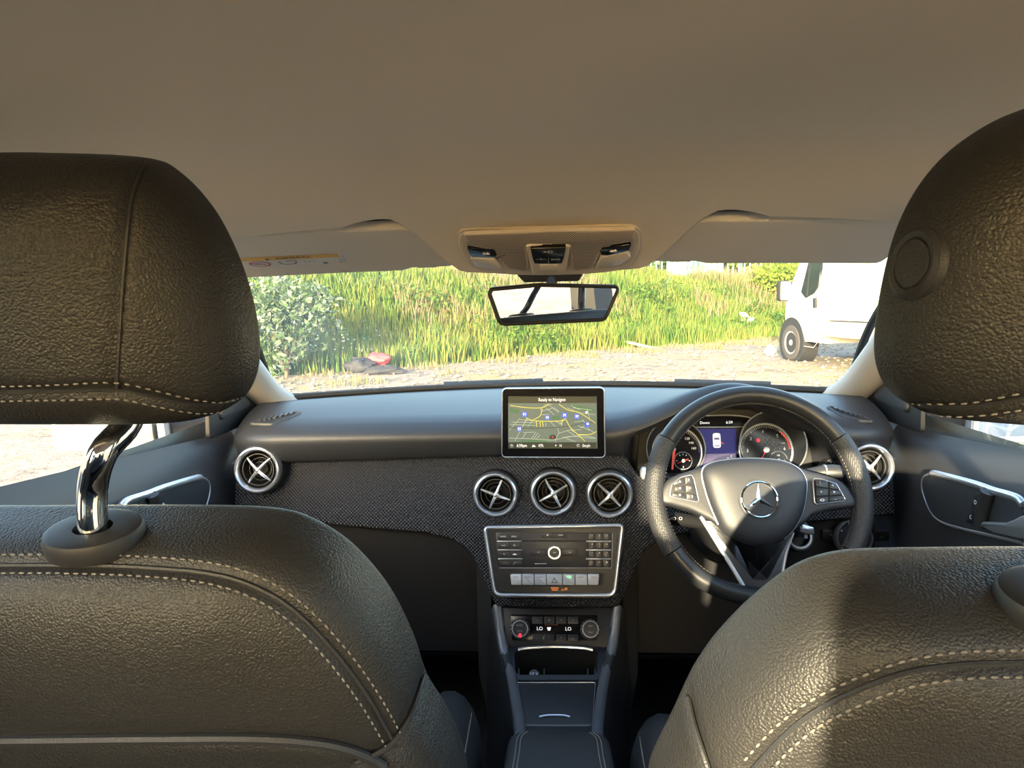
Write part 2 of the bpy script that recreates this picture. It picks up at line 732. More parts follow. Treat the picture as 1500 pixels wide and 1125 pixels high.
def groundmat():
    m = mat('gravel', (.42, .33, .24), .95)
    nt = m.node_tree
    b = nt.nodes['Principled BSDF']
    tc = nt.nodes.new('ShaderNodeTexCoord')

    def noise(s, d=5):
        n = nt.nodes.new('ShaderNodeTexNoise')
        n.inputs['Scale'].default_value = s
        n.inputs['Detail'].default_value = d
        n.inputs['Roughness'].default_value = .65
        nt.links.new(tc.outputs['Object'], n.inputs['Vector'])
        return n.outputs['Fac']

    def mixc(f, a, c, lo, hi):
        r = nt.nodes.new('ShaderNodeMapRange')
        r.inputs[1].default_value = lo
        r.inputs[2].default_value = hi
        nt.links.new(f, r.inputs[0])
        x = nt.nodes.new('ShaderNodeMix')
        x.data_type = 'RGBA'
        nt.links.new(r.outputs[0], x.inputs[0])
        for i, t in ((6, a), (7, c)):
            if isinstance(t, tuple):
                x.inputs[i].default_value = (*t, 1)
            else:
                nt.links.new(t, x.inputs[i])
        return x.outputs[2]
    c = mixc(noise(9), (.17, .13, .10), (.28, .225, .175), .35, .65)
    c = mixc(noise(.6), c, (.22, .185, .08), .50, .62)
    c = mixc(noise(1.6), c, (.11, .085, .065), .54, .66)
    c = mixc(noise(40), c, (.38, .34, .30), .60, .72)
    nt.links.new(c, b.inputs['Base Color'])
    bp = nt.nodes.new('ShaderNodeBump')
    bp.inputs['Strength'].default_value = .7
    bp.inputs['Distance'].default_value = .05
    nt.links.new(noise(14), bp.inputs['Height'])
    nt.links.new(bp.outputs[0], b.inputs['Normal'])


groundmat()


# ================================================================== OUTSIDE: ground and bank
def bank_foot(x):
    w = .35 * math.sin(x * .9 + 1)
    if x < -6:
        return 10.5 + .2 * (x + 6) + w
    if x > 6:
        return 20.7 + .3 * (x - 6) + w
    return 15.6 + .85 * x + w


def ground_z(x, y):
    d = y - bank_foot(x)
    t = max(0, min(1, d / 5.5))
    h = (1.72 + .12 * math.sin(x * .9) + .08 * math.sin(x * 2.3 + 1)) * (t * t * (3 - 2 * t))
    return h


mb = MB()
ys = [-40, -25, -15, -8, -3, 0, 3, 6, 8] + [9 + .5 * i for i in range(46)] + [34, 38, 45, 70, 120]
xs = [-90, -50, -30] + [-20 + .7 * i for i in range(60)] + [30, 50, 90]
mb.grid([[(x, y, ground_z(x, y)) for x in xs] for y in ys])
g = obj('ground', mb, 'gravel', origin=(0, 0, 0))
tag(g, 'dusty gravel yard rising into a bank beyond the car', None, None, 'structure')


def blades(name, n, area, hmin, hmax, w, matn, label, cat, dens=None, lean=.35):
    """thousands of separate bent blades in one mesh"""
    x = RNG.uniform(area[0], area[1], n)
    y = RNG.uniform(area[2], area[3], n)
    y = np.array([bank_foot(a) for a in x]) + y
    if dens is not None:
        keep = dens(x, y)
        x, y = x[keep], y[keep]
    n = len(x)
    z = np.array([ground_z(a, b) for a, b in zip(x, y)]) - .02
    cl = .55 + .45 * np.sin(x * 1.7 + np.sin(y * 1.3) * 2) * np.sin(y * 1.1 + x * .6)
    h = RNG.uniform(hmin, hmax, n) * (.7 + .6 * np.clip(cl, 0, 1))
    a = RNG.uniform(0, 2 * PI, n)
    ld = RNG.uniform(0, 2 * PI, n)
    ll = RNG.uniform(.05, lean, n) * h
    ww = RNG.uniform(.6, 1.3, n) * w
    dx, dy = np.cos(a) * ww, np.sin(a) * ww
    lx, ly = np.cos(ld) * ll, np.sin(ld) * ll
    V = np.zeros((n, 5, 3))
    V[:, 0] = np.stack([x - dx, y - dy, z], 1)
    V[:, 1] = np.stack([x + dx, y + dy, z], 1)
    V[:, 2] = np.stack([x + dx * .8 + lx * .4, y + dy * .8 + ly * .4, z + h * .6], 1)
    V[:, 3] = np.stack([x - dx * .8 + lx * .4, y - dy * .8 + ly * .4, z + h * .6], 1)
    V[:, 4] = np.stack([x + lx, y + ly, z + h], 1)
    me = bpy.data.meshes.new(name)
    me.vertices.add(n * 5)
    me.vertices.foreach_set('co', V.reshape(-1))
    base = np.arange(n) * 5
    loops = np.stack([base, base + 1, base + 2, base + 3, base + 3, base + 2, base + 4], 1).reshape(-1)
    me.loops.add(n * 7)
    me.loops.foreach_set('vertex_index', loops.astype(np.int32))
    me.polygons.add(n * 2)
    st = np.stack([np.arange(n) * 7, np.arange(n) * 7 + 4], 1).reshape(-1)
    me.polygons.foreach_set('loop_start', st.astype(np.int32))
    me.update(calc_edges=True)
    at = me.attributes.new('tint', 'FLOAT', 'POINT')
    at.data.foreach_set('value', np.repeat(RNG.uniform(0, 1, n), 5).astype(np.float32))
    me.materials.append(M[matn])
    o = bpy.data.objects.new(name, me)
    COL.objects.link(o)
    return tag(o, label, cat, None, 'stuff')


blades('bank_grass', 110000, (-13, 11, .1, 6.5), .16, .50, .015, 'grass', 'tall green and yellow grass covering the bank', 'grass')
blades('seed_grass', 16000, (-13, 11, 1.8, 6.5), .35, .75, .011, 'seedgrass', 'thin tan seed heads standing above the green grass', 'grass',
       dens=lambda x, y: (np.sin(x * .8 + 2 + .5 * np.sin(y)) + .6 * np.sin(y * 1.9 + x) > -.2))
blades('verge_grass', 12000, (-13, 11, -2.6, .8), .05, .16, .012, 'drygrass', 'short dry grass tufts at the foot of the bank', 'grass',
       dens=lambda x, y: (np.sin(x * 2.1 + 1) * np.sin(y * 1.7 + x) > .1))


def weeds():
    Vs = []
    r = random.Random(4)
    for i in range(70):
        x = r.uniform(-9, 9)
        d = r.uniform(.3, 3.6)
        y = bank_foot(x) + d
        h = r.uniform(.22, .5)
        Vs.append(leaf_blob((x, y, ground_z(x, y) + h * .6), (h * 1.3, h * 1.1, h), 190, .05, 100 + i, hollow=.5))
    e = thing('bank_weeds', (0, 15, 0), 'low leafy green weeds growing in clumps at the foot of the bank', 'weeds')
    return foliage('leaves', Vs, 'weedleaf', e)


def gravel_stones(n=5200):
    """loose stones lying on the yard, one mesh"""
    r = np.random.default_rng(31)
    y = r.uniform(5.5, 19, n)
    x = r.uniform(-.62, .62, n) * y
    keep = np.array([b < bank_foot(a) + .3 for a, b in zip(x, y)])
    x, y = x[keep], y[keep]
    n = len(x)
    s = r.uniform(.012, .05, n) * r.uniform(.5, 1.2, n)
    a = r.uniform(0, 2 * PI, n)
    base = np.array([(1, 0, .25), (0, 1, .2), (-1, .1, .3), (0, -1, .25), (.1, .1, .8), (0, 0, -.3)])
    V = np.zeros((n, 6, 3))
    for k in range(6):
        j = r.uniform(.7, 1.3, n)
        V[:, k, 0] = x + s * j * (base[k, 0] * np.cos(a) - base[k, 1] * np.sin(a))
        V[:, k, 1] = y + s * j * (base[k, 0] * np.sin(a) + base[k, 1] * np.cos(a))
        V[:, k, 2] = s * base[k, 2] * j + .004
    F_ = [(0, 1, 4), (1, 2, 4), (2, 3, 4), (3, 0, 4), (1, 0, 5), (2, 1, 5), (3, 2, 5), (0, 3, 5)]
    me = bpy.data.meshes.new('gravel_stones')
    me.from_pydata([tuple(v) for v in V.reshape(-1, 3)], [], [tuple(6 * i + q for q in f) for i in range(n) for f in F_])
    me.materials.append(M['stone'])
    o = bpy.data.objects.new('gravel_stones', me)
    COL.objects.link(o)
    return tag(o, 'loose brown and grey stones scattered over the yard', 'stones', None, 'stuff')


gravel_stones()


def leaf_blob(c, rad, n, size, seed, squash=(1, 1, 1), hollow=.45):
    r = np.random.default_rng(seed)
    u = r.normal(size=(n, 3))
    u /= np.linalg.norm(u, axis=1)[:, None]
    lump = 1 + .22 * np.sin(u[:, 0] * 5 + seed) * np.sin(u[:, 1] * 4 + 1) + .15 * np.sin(u[:, 2] * 7 + seed)
    d = (hollow + (1 - hollow) * r.uniform(0, 1, n) ** .5) * lump
    p = u * d[:, None] * np.array(rad) + np.array(c)
    a = r.normal(size=(n, 3))
    a /= np.linalg.norm(a, axis=1)[:, None]
    b = np.cross(a, r.normal(size=(n, 3)))
    b /= np.linalg.norm(b, axis=1)[:, None]
    s = size * r.uniform(.6, 1.4, n)[:, None]
    V = np.stack([p - a * s, p + b * s * .45, p + a * s, p - b * s * .45], 1)
    return V


def foliage(name, Vs, matn, parent):
    V = np.concatenate(Vs)
    n = len(V)
    me = bpy.data.meshes.new(name)
    o0 = np.array(ORG[parent.name])
    me.vertices.add(n * 4)
    me.vertices.foreach_set('co', (V - o0).reshape(-1))
    me.loops.add(n * 4)
    me.loops.foreach_set('vertex_index', np.arange(n * 4, dtype=np.int32))
    me.polygons.add(n)
    me.polygons.foreach_set('loop_start', (np.arange(n) * 4).astype(np.int32))
    me.update(calc_edges=True)
    at = me.attributes.new('tint', 'FLOAT', 'POINT')
    at.data.foreach_set('value', np.repeat(RNG.uniform(0, 1, n), 4).astype(np.float32))
    me.materials.append(M[matn])
    o = bpy.data.objects.new(name, me)
    COL.objects.link(o)
    o.parent = parent
    o['kind'] = 'stuff'
    return o


def tree(name, x, y, h, r, leaf, label, cat, group, n, size, seed, trunk=.4):
    z0 = ground_z(x, y)
    t = thing(name, (x, y, z0), label, cat, group)
    mb = MB()
    mb.tube([(x, y, z0 - .1), (x + .05, y, z0 + h * trunk), (x - .05, y, z0 + h * .75)], [.06 * h / 3, .045 * h / 3, .015], 8)
    for k in range(4):
        a = k * 1.6 + seed
        mb.tube([(x, y, z0 + h * trunk * .6), (x + math.cos(a) * r * .4, y + math.sin(a) * r * .4, z0 + h * .6), (x + math.cos(a) * r * .7, y + math.sin(a) * r * .7, z0 + h * .8)], [.03 * h / 3, .02 * h / 3, .006], 6)
    obj('trunk' if cat == 'tree' else 'stem', mb, 'bark', t)
    rr = random.Random(seed)
    Vs = [leaf_blob((x, y, z0 + h * (.5 + trunk * .25)), (r * .8, r * .8, h * (.48 - trunk * .2)), n // 2, size, seed)]
    for k in range(5):
        a = k * 1.26 + seed
        Vs.append(leaf_blob((x + math.cos(a) * r * .5, y + math.sin(a) * r * .5, z0 + h * rr.uniform(.45, .8)), (r * .5, r * .5, h * .22), n // 10, size, seed + k))
    foliage('foliage', Vs, leaf, t)
    return t


weeds()
tree('shrub', -4.5, 11.6, 1.75, 1.0, 'shrubleaf', 'silvery green leafy shrub growing beside the red rubbish on the bank', 'shrub', None, 3600, .055, 3, .1)
tree('shrub', -6.6, 11.9, 1.6, 1.0, 'shrubleaf', 'silvery green leafy shrub half hidden behind the passenger headrest', 'shrub', None, 2500, .055, 5, .1)
for i, (x, y, h, r, lf, s) in enumerate([(-11.5, 44, 6.5, 3.4, 'treeleaf', 11), (-3.6, 46, 6.5, 3.2, 'treeleaf', 12), (2.6, 50, 7.0, 3.2, 'treeleaf', 17), (9.9, 41, 5.2, 1.9, 'limeleaf', 13),
                                         (14.5, 46, 6.5, 3.6, 'treeleaf', 14), (22.5, 50, 6.5, 3.8, 'treeleaf', 15), (-17, 44, 6, 3.8, 'treeleaf', 16), (8.6, 55, 8, 3.6, 'treeleaf', 18)]):
    lab = ['dark green tree behind the fence, beyond the shrub on the bank', 'dark green tree behind the fence above the rear view mirror, nearer of two', 'dark green tree behind the fence above the rear view mirror, farther of two',
           'bright lime green tree beside the pale shed beyond the fence', 'broad dark tree behind the fence between the lime tree and the van', 'broad dark tree behind the fence hidden by the white van',
           'broad dark tree behind the fence beyond the passenger headrest', 'tall dark tree right behind the pale shed'][i]
    tree('tree', x, y, h, r, lf, lab, 'tree', 'trees beyond the fence', 2600, .22, s, .3)
tree('shrub', 7.6, 24.5, 1.5, 1.1, 'limeleaf', 'yellowing bush on top of the bank behind the van mirror', 'shrub', None, 2200, .07, 21, .1)

hg = thing('hedge', (2, 43, 1.6), 'long dark green hedge running behind the shed beyond the fence', 'hedge')
obj('stem', MB().tube([(2, 43, 1.6), (2, 43, 3.2)], .06, 6), 'bark', hg)
foliage('foliage', [leaf_blob((x_, 43 + .4 * math.sin(x_), 3.2 + .35 * math.sin(x_ * 1.3)), (2.4, 1.3, 2.3), 1900, .19, 300 + i_, hollow=.3) for i_, x_ in enumerate(range(-24, 33, 3))], 'treeleaf', hg)

# palisade fence along the top of the bank
fx0, fx1, fy = -13.0, 17.0, 31.0
fz = ground_z(0, fy)
fn = thing('palisade_fence', (0, fy, 1.7), 'green palisade fence along the top of the bank', 'fence')
for i in range(11):
    x = fx0 + (fx1 - fx0) * i / 10
    obj('post', MB().box((x, fy + .06, 1.7 + 1.15), (.09, .09, 2.4)), 'fencegreen', fn)
for z in (2.1, 3.5):
    obj('rail', MB().box(((fx0 + fx1) / 2, fy + .02, z), (fx1 - fx0, .05, .06)), 'fencegreen', fn)
npale = 130
pm = None
for i in range(npale):
    x = fx0 + (fx1 - fx0) * (i + .5) / npale
    if pm is None:
        F0 = Frame((0, 0, 0), (1, 0, 0), (0, 0, 1), (0, -1, 0))
        pm = obj('pale', MB().prism(F0, [(-.035, 1.75), (.035, 1.75), (.035, 3.9), (0, 4.0), (-.035, 3.9)], -.01, .01), 'fencegreen', fn)
        pm.location = Vector((x, fy - .02, 0)) + pm.location
        for v in pm.data.vertices:
            v.co += ORG[fn.name]
        pm.location = Vector((x, fy - .02, 0)) - ORG[fn.name]
    else:
        q = pm.copy()
        COL.objects.link(q)
        q.location = Vector((x, fy - .02, 0)) - ORG[fn.name]

# shed / house beyond the fence
hx, hy = 7.2, 37.0
hs = thing('shed', (hx, hy, 1.7), 'pale rendered shed with a grey pitched roof beyond the fence', 'shed')
obj('wall', MB().box((hx, hy, 3.2), (2.2, 3.0, 3.0)), 'render_wall', hs)
Fh = Frame((hx, hy, 4.7), (1, 0, 0), (0, 0, 1), (0, -1, 0))
obj('roof', MB().prism(Fh, [(-1.25, 0), (1.25, 0), (0, .8)], -1.6, 1.6), 'roofslate', hs)
obj('door', MB().box((hx - .3, hy - 1.52, 2.7), (.8, .05, 2.0)), 'fencegreen', hs)
obj('window', MB().box((hx + .6, hy - 1.52, 3.3), (.6, .05, .8)), 'vanglass', hs)
p = W(932, 400, 33)
mb = MB().tube([(p.x, 33, 1.6), (p.x, 33, 7.0)], .09, 10)
mb.tube([(p.x, 33, 6.95), (p.x - .9, 33, 7.2)], .05, 8)
tag(obj('lamp_post', mb, 'whitepole'), 'slim white lamp post behind the bank beside the shed', 'lamp post')

# ------------------------------------------------------------------ box van
AX = WZ(1162, 528, 0)
hd = math.radians(10)
VH = Vector((-math.sin(hd), math.cos(hd), 0))
VL = Vector((-math.cos(hd), -math.sin(hd), 0))
VO = AX - VL * .95


def V_(a, b, c):
    return VO + VH * a + VL * b + Vector((0, 0, c))


FS = Frame(V_(0, 1.0, 0), -VH, (0, 0, 1), VL)       # the van's near side: x towards its rear, z outwards
van = thing('box_van', V_(-1, 0, 0), 'white box van with long arm door mirrors parked on the yard before the grass bank', 'van')
st = [(-1.12, 1.0, 2.35), (-.75, 1.0, 2.33), (-.45, 1.0, 2.18), (-.1, 1.0, 1.88), (.16, .985, 1.56), (.33, .95, 1.36), (.47, .88, 1.24), (.58, .74, 1.12), (.66, .55, .98), (.70, .3, .80)]
rows = []
for a, hw, top in st:
    sec = [(hw * .97, .38), (hw, .55), (hw, .95), (hw * .995, min(1.25, top - .14)), (hw * .93, top - .10), (hw * .84, top - .02), (hw * .6, top)]
    rows.append([V_(a, b, c) for b, c in sec] + [V_(a, -b, c) for b, c in sec[::-1]])
obj('cab', MB().grid(rows, cap=True), 'vanwhite', van, ang=50)
obj('bumper', MB().grid([[V_(a, b * hw, c) for b, c in ((1.01, .30), (1.02, .62), (-1.02, .62), (-1.01, .30))] for a, hw in ((.30, .965), (.47, .89), (.59, .76), (.68, .55), (.73, .3))], cap=True), 'vangrey', van)
# box body with corner post, skirt and rivets
obj('cargo_box', MB().prism(FS, [(1.13, .78), (5.1, .78), (5.1, 3.1), (1.13, 3.1)], -2.08, .05, .01), 'vanwhite', van)
obj('corner_post', MB().prism(FS, [(1.11, .72), (1.23, .72), (1.23, 3.12), (1.11, 3.12)], -.03, .075, .012), 'vangrey', van)
obj('skirt_rail', MB().prism(FS, [(1.13, .50), (5.1, .52), (5.1, .76), (1.13, .76)], -2.05, .06, .012), 'vangrey', van)
obj('roof_rail', MB().prism(FS, [(1.11, 3.02), (5.12, 3.02), (5.12, 3.14), (1.11, 3.14)], -.03, .07, .012), 'vangrey', van)
obj('side_window', MB().prism(FS, fillet(FS.pl([(1188, 372), (1206, 372), (1198, 422), (1193, 430), (1181, 437), (1174, 428)]), .04), -.06, .012), 'vanglass', van)
obj('window_post', MB().prism(FS, FS.pl([(1188, 374), (1190, 374), (1184, 434), (1182, 434)]), 0, .02), 'rubber', van)
obj('door_handle', MB().prism(FS, fillet(FS.pl([(1193.5, 436), (1197, 436), (1197, 451), (1193.5, 451)]), .02), 0, .04, .01), 'rubber', van)
obj('step_vent', MB().prism(FS, FS.pl([(1183, 489), (1196, 489), (1196, 502), (1185, 500)]), -.02, .012, .004), 'vangrey', van)
obj('marker_light', MB().prism(FS, FS.pl([(1171, 438), (1176, 437), (1176, 447), (1172, 446)]), -.02, .02, .004), 'vangrey', van)
obj('door_seam', MB().ribbon(FS, [Vector(q) for q in FS.pl([(1203, 376), (1199, 440), (1199, 500), (1192, 509), (1178, 507)])], .014, .004), 'vangrey', van)
# wheel arch + wheels
cxw, cyw = 0.0, .335
obj('wheel_arch', MB().prism(FS, circ(cxw, cyw + .03, .44, 28), -.3, .006), 'rubber', van)
for a, nm in ((0.0, 'wheel'), (3.35, 'wheel')):
    wf = Frame(FS(a, .335, .02), FS.X, FS.Y, FS.Z)
    w = obj(nm, MB().lathe(wf, [(.20, -.22), (.31, -.22), (.335, -.19), (.335, -.03), (.31, 0), (.22, .005), (.205, -.01)], 36), 'tyre', van)
    rim = obj('rim', MB().lathe(wf, [(.0, -.03), (.09, -.03), (.12, -.045), (.17, -.035), (.195, -.01), (.21, -.005), (.215, -.02)], 32), 'vanwhite', w)
    obj('hub_cap', MB().lathe(wf, [(0, .0), (.05, -.004), (.062, -.03)], 20), 'vangrey', w)
mrr = [W(1141, 437, 1), W(1157, 412, 1)]
q0 = FS.p(1149, 426)
fm = Frame(FS(q0[0] , q0[1], .12), FS.X, FS.Y, FS.Z)
ma = W(1149, 426, V_(0.30, 1.3, 0).y)
Fm = FN(ma, (0.1, -1, 0))
mr = obj('door_mirror', MB().prism(Fm, rrect(-.115, .115, -.19, .19, .06), -.08, .06, .02), 'rubber', van)
obj('mirror_glass', MB().prism(Fm, rrect(-.09, .09, -.17, .17, .04), .055, .064), 'vanwhite', mr)
for dz in (-.13, .13):
    e_ = W(1176, 426, V_(-.05, .98, 0).y)
    obj('mirror_arm', MB().tube([ma + Vector((.08, .03, dz)), Vector((e_.x, e_.y, ma.z + dz * .9))], .022, 8), 'rubber', mr)

# unseen van added behind the car to shade the passenger half of the cabin
pv = thing('shade_van', (-2.45, -6.8, 0), 'plain grey panel van added out of view behind the car to shade its passenger side', 'van')
pr_ = Vector((math.cos(az), -math.sin(az), 0))
pu_ = Vector((-math.sin(az), -math.cos(az), 0))


def PV(b, y, c):
    return Vector((-1.47, -4.15, 0)) - pr_ * .92 + pu_ * (-4.15 - y) + pr_ * b + Vector((0, 0, c))


rows = []
for y, hw, top in ((-4.15, .84, 1.05), (-4.3, .88, 1.25), (-4.7, .89, 1.40), (-5.2, .90, 2.2), (-5.6, .90, 2.45), (-9.3, .90, 2.45), (-9.45, .88, 2.35)):
    sec = [(hw * .96, .35), (hw, .6), (hw, 1.1 if top > 1.2 else top - .2), (hw * .93, top - .1), (hw * .8, top)]
    rows.append([PV(b, y, c) for b, c in sec] + [PV(-b, y, c) for b, c in sec[::-1]])
obj('body', MB().grid(rows, cap=True), 'vangrey', pv, ang=50)
obj('windscreen', MB().grid([[PV(b, y, z) for b in (-.72, 0, .72)] for y, z in ((-4.74, 1.50), (-5.14, 2.13))]), 'vanglass', pv)
for sx_ in (-1, 1):
    for y in (-4.95, -8.5):
        wf = Frame(PV(sx_ * .90, y, .33), pu_ * sx_, (0, 0, 1), pr_ * sx_)
        w = obj('wheel', MB().lathe(wf, [(.0, -.02), (.19, -.02), (.205, .0), (.30, .01), (.33, -.02), (.33, -.2), (.0, -.2)], 30), 'tyre', pv)
    Fw_ = Frame(PV(sx_ * .895, -5.55, 1.72), pu_, (0, 0, 1), pr_)
    obj('side_window', MB().box((0, 0, 0), (.62, .55, .02), Fw_), 'vanglass', pv)

# rubbish along the foot of the bank
def lump(name, c, r, matn, seed, label, cat, sq=(1, 1, .7), n=12):
    rr = random.Random(seed)
    ph = [rr.uniform(0, 6) for _ in range(6)]
    rows = []
    for i in range(n + 1):
        th = PI * i / n
        row = []
        for j in range(16):
            a = 2 * PI * j / 16
            k = 1 + .25 * math.sin(3 * a + ph[0] + 2 * th) * math.sin(2 * th + ph[1]) + .18 * math.sin(5 * a + ph[2]) * math.sin(th * 4 + ph[3])
            row.append(Vector(c) + Vector((math.sin(th) * math.cos(a) * r * sq[0] * k, math.sin(th) * math.sin(a) * r * sq[1] * k, (math.cos(th) * k + .8) * r * sq[2])))
        rows.append(row)
    o = obj(name, MB().grid(rows, cu=True), matn, ang=70)
    return tag(o, label, cat)


def gp(px, py):
    d = ray(px, py).normalized()
    t_ = 5.0
    while t_ < 60:
        q = CAM + d * t_
        if q.z <= ground_z(q.x, q.y):
            break
        t_ += .02
    return Vector((q.x, q.y, ground_z(q.x, q.y)))


c = gp(1128, 521); lump('rubbish_bag', c, .115, 'bag', 1, 'crumpled white plastic bag on the ground beside the van wheel', 'bag', (.8, .7, 1.0))
c = gp(552, 543); c.z += .12; lump('rubbish_sack', c, .18, 'redcloth', 2, 'crumpled red cloth lying on dark rubbish at the bank', 'rubbish', (1.3, .8, .6))
c = gp(525, 545); lump('rubbish_sack', c, .27, 'darkcloth', 3, 'dark sack under the shrub next to the red cloth', 'rubbish', (1.1, .8, .5))
c = gp(562, 548); lump('rubbish_sack', c, .22, 'darkcloth', 4, 'low dark heap the red cloth lies on', 'rubbish', (1.5, .9, .35))
c = gp(622, 535); lump('rubbish_bag', c, .05, 'bag', 5, 'small scrap of white plastic on the gravel past the red cloth', 'rubbish')
c = gp(921, 523); lump('rubbish_bag', c, .05, 'bag', 6, 'small white scrap on the brown ground below the mirror', 'rubbish')
q = gp(1090, 478)
q.z += .22
q.y -= .2
mb = MB()
Fd = FN(q, (.1, -1, .3))
mb.prism(Fd, [(-.2, -.12), (-.08, -.2), (.09, .1), (.0, .2), (-.18, .22)], -.01, .015)
mb.prism(Fd, [(-.03, -.16), (.12, -.2), (.24, .0), (.2, .08), (.04, .05)], .02, .04)
tag(obj('cardboard', mb, 'card'), 'torn grey cardboard pieces lying in the grass of the bank', 'cardboard')
a_, b_ = gp(888, 500), gp(955, 512)
mb = MB().tube([a_ + Vector((0, 0, .05)), a_.lerp(b_, .5) + Vector((0, 0, .07)), b_ + Vector((0, 0, .04))], .035, 8)
tag(obj('timber_pole', mb, 'wood'), 'pale timber pole lying at the foot of the bank', 'pole')

# ================================================================== CAR SHELL (the setting)
def roof_z(x, y):
    pts = [(-1.3, 1.32), (-1.0, 1.365), (-.5, 1.38), (0, 1.385), (.4, 1.375), (.7, 1.345), (.93, 1.298), (1.10, 1.247)]
    z = pts[-1][1]
    for (y0, z0), (y1, z1) in zip(pts, pts[1:]):
        if y0 <= y <= y1:
            t = (y - y0) / (y1 - y0)
            z = z0 + (z1 - z0) * t
            break
    if y < pts[0][0]:
        z = pts[0][1]
    return z - .045 * (abs(x) / .58) ** 3


def roof_front(x):
    a = abs(x)
    if a > .27:
        return .911 - .03 * (a - .27)
    if a > .205:
        t = (.27 - a) / .065
        return .911 - .025 * math.sin(PI * t * .5)
    if a > .13:
        t = (.205 - a) / .075
        t = t * t * (3 - 2 * t)
        return .886 + (1.085 - .886) * t
    return 1.085 + .015 * (1 - (a / .13) ** 2)


RX = [-.60 + 1.20 * i / 120 for i in range(121)]
rows = []
for j in range(41):
    t = j / 40
    row = []
    for x in RX:
        yf = roof_front(x)
        y = -1.02 + (yf + 1.02) * (1 - (1 - t) ** 1.6)
        z = roof_z(x, y)
        if abs(x) < .22 and y > .75:      # headliner swells down around the overhead console
            k = max(0, min(1, (y - .75) / .2)) * max(0, min(1, (.22 - abs(x)) / .08))
            z -= .006 * k
        row.append((x, y, z))
    rows.append(row)
rows2 = [[(x, y, z + .025) for x, y, z in r] for r in rows]
mb = MB().grid(rows)
mb.grid(rows2)
mb.grid([rows[-1], [(x, y + .004, z + .012) for x, y, z in rows[-1]], rows2[-1]])
ceil = obj('ceiling', mb, 'headliner', origin=(0, 0, 1.25), ang=60)
tag(ceil, 'beige fabric headliner of the car', None, None, 'structure')
# outer roof skin (closes the car against the sky)
mb = MB().grid([[(x, y, roof_z(x * .94, y) + .04) for x in [-.64 + 1.28 * i / 20 for i in range(21)]] for y in [-1.08, -.8, -.4, 0, .4, .7, .9, 1.0, 1.12]])
tag(obj('wall_roof_skin', mb, 'carpaint'), 'outer roof skin of the car', None, None, 'structure')

mb = MB().grid([[(x, y, roof_z(x * .94, y) + .034) for x in [-.60 + 1.2 * i / 12 for i in range(13)]] for y in (.80, .88, .95, 1.02, 1.12)])
tag(obj('wall_header', mb, 'carpaint'), 'painted steel roof header above the sun visors', None, None, 'structure')

# floor, firewall, hatch
mb = MB().grid([[(x, y, .27) for x in (-.74, -.2, .2, .74)] for y in (-1.5, 0, 1, 1.9)])
tag(obj('floor', mb, 'carpet'), 'black carpeted car floor', None, None, 'structure')
mb = MB().grid([[(x, 1.865, z) for x in (-.74, -.4, 0, .4, .74)] for z in (.2, .5, .8, .965)])
tag(obj('wall_front', mb, 'carpet'), 'dark firewall behind the dashboard', None, None, 'structure')
mb = MB().box((0, -1.48, .62), (1.45, .06, .78))
tag(obj('wall_back', mb, 'doortrim'), 'dark tailgate lining at the rear of the car', None, None, 'structure')


# windscreen
def base_pt(x):
    return Vector((x, 1.80 - .2 * (x / .625) ** 2, .988))


def head_pt(x):
    return Vector((x, 1.165 - .03 * (x / .56) ** 2, 1.262 - .008 * (x / .56) ** 2))


rows = []
for i in range(25):
    t = i / 24
    rows.append([base_pt(-.645 + 1.29 * k / 40).lerp(head_pt(-.57 + 1.14 * k / 40), t) + Vector((0, .03, .03)) * math.sin(PI * t) for k in range(41)])
ws = obj('window_1', MB().grid(rows), 'windscreen', origin=(0, 1.45, 1.1))
tag(ws, 'windscreen with dried drips and dusty spots', None, None, 'structure')
per = [r[0] for r in rows][::-1] + rows[0][1:-1] + [r[-1] for r in rows]
per = smooth(resample(per, 60), 2)
obj('seal', MB().tube(per, .008, 8), 'rubber', ws)

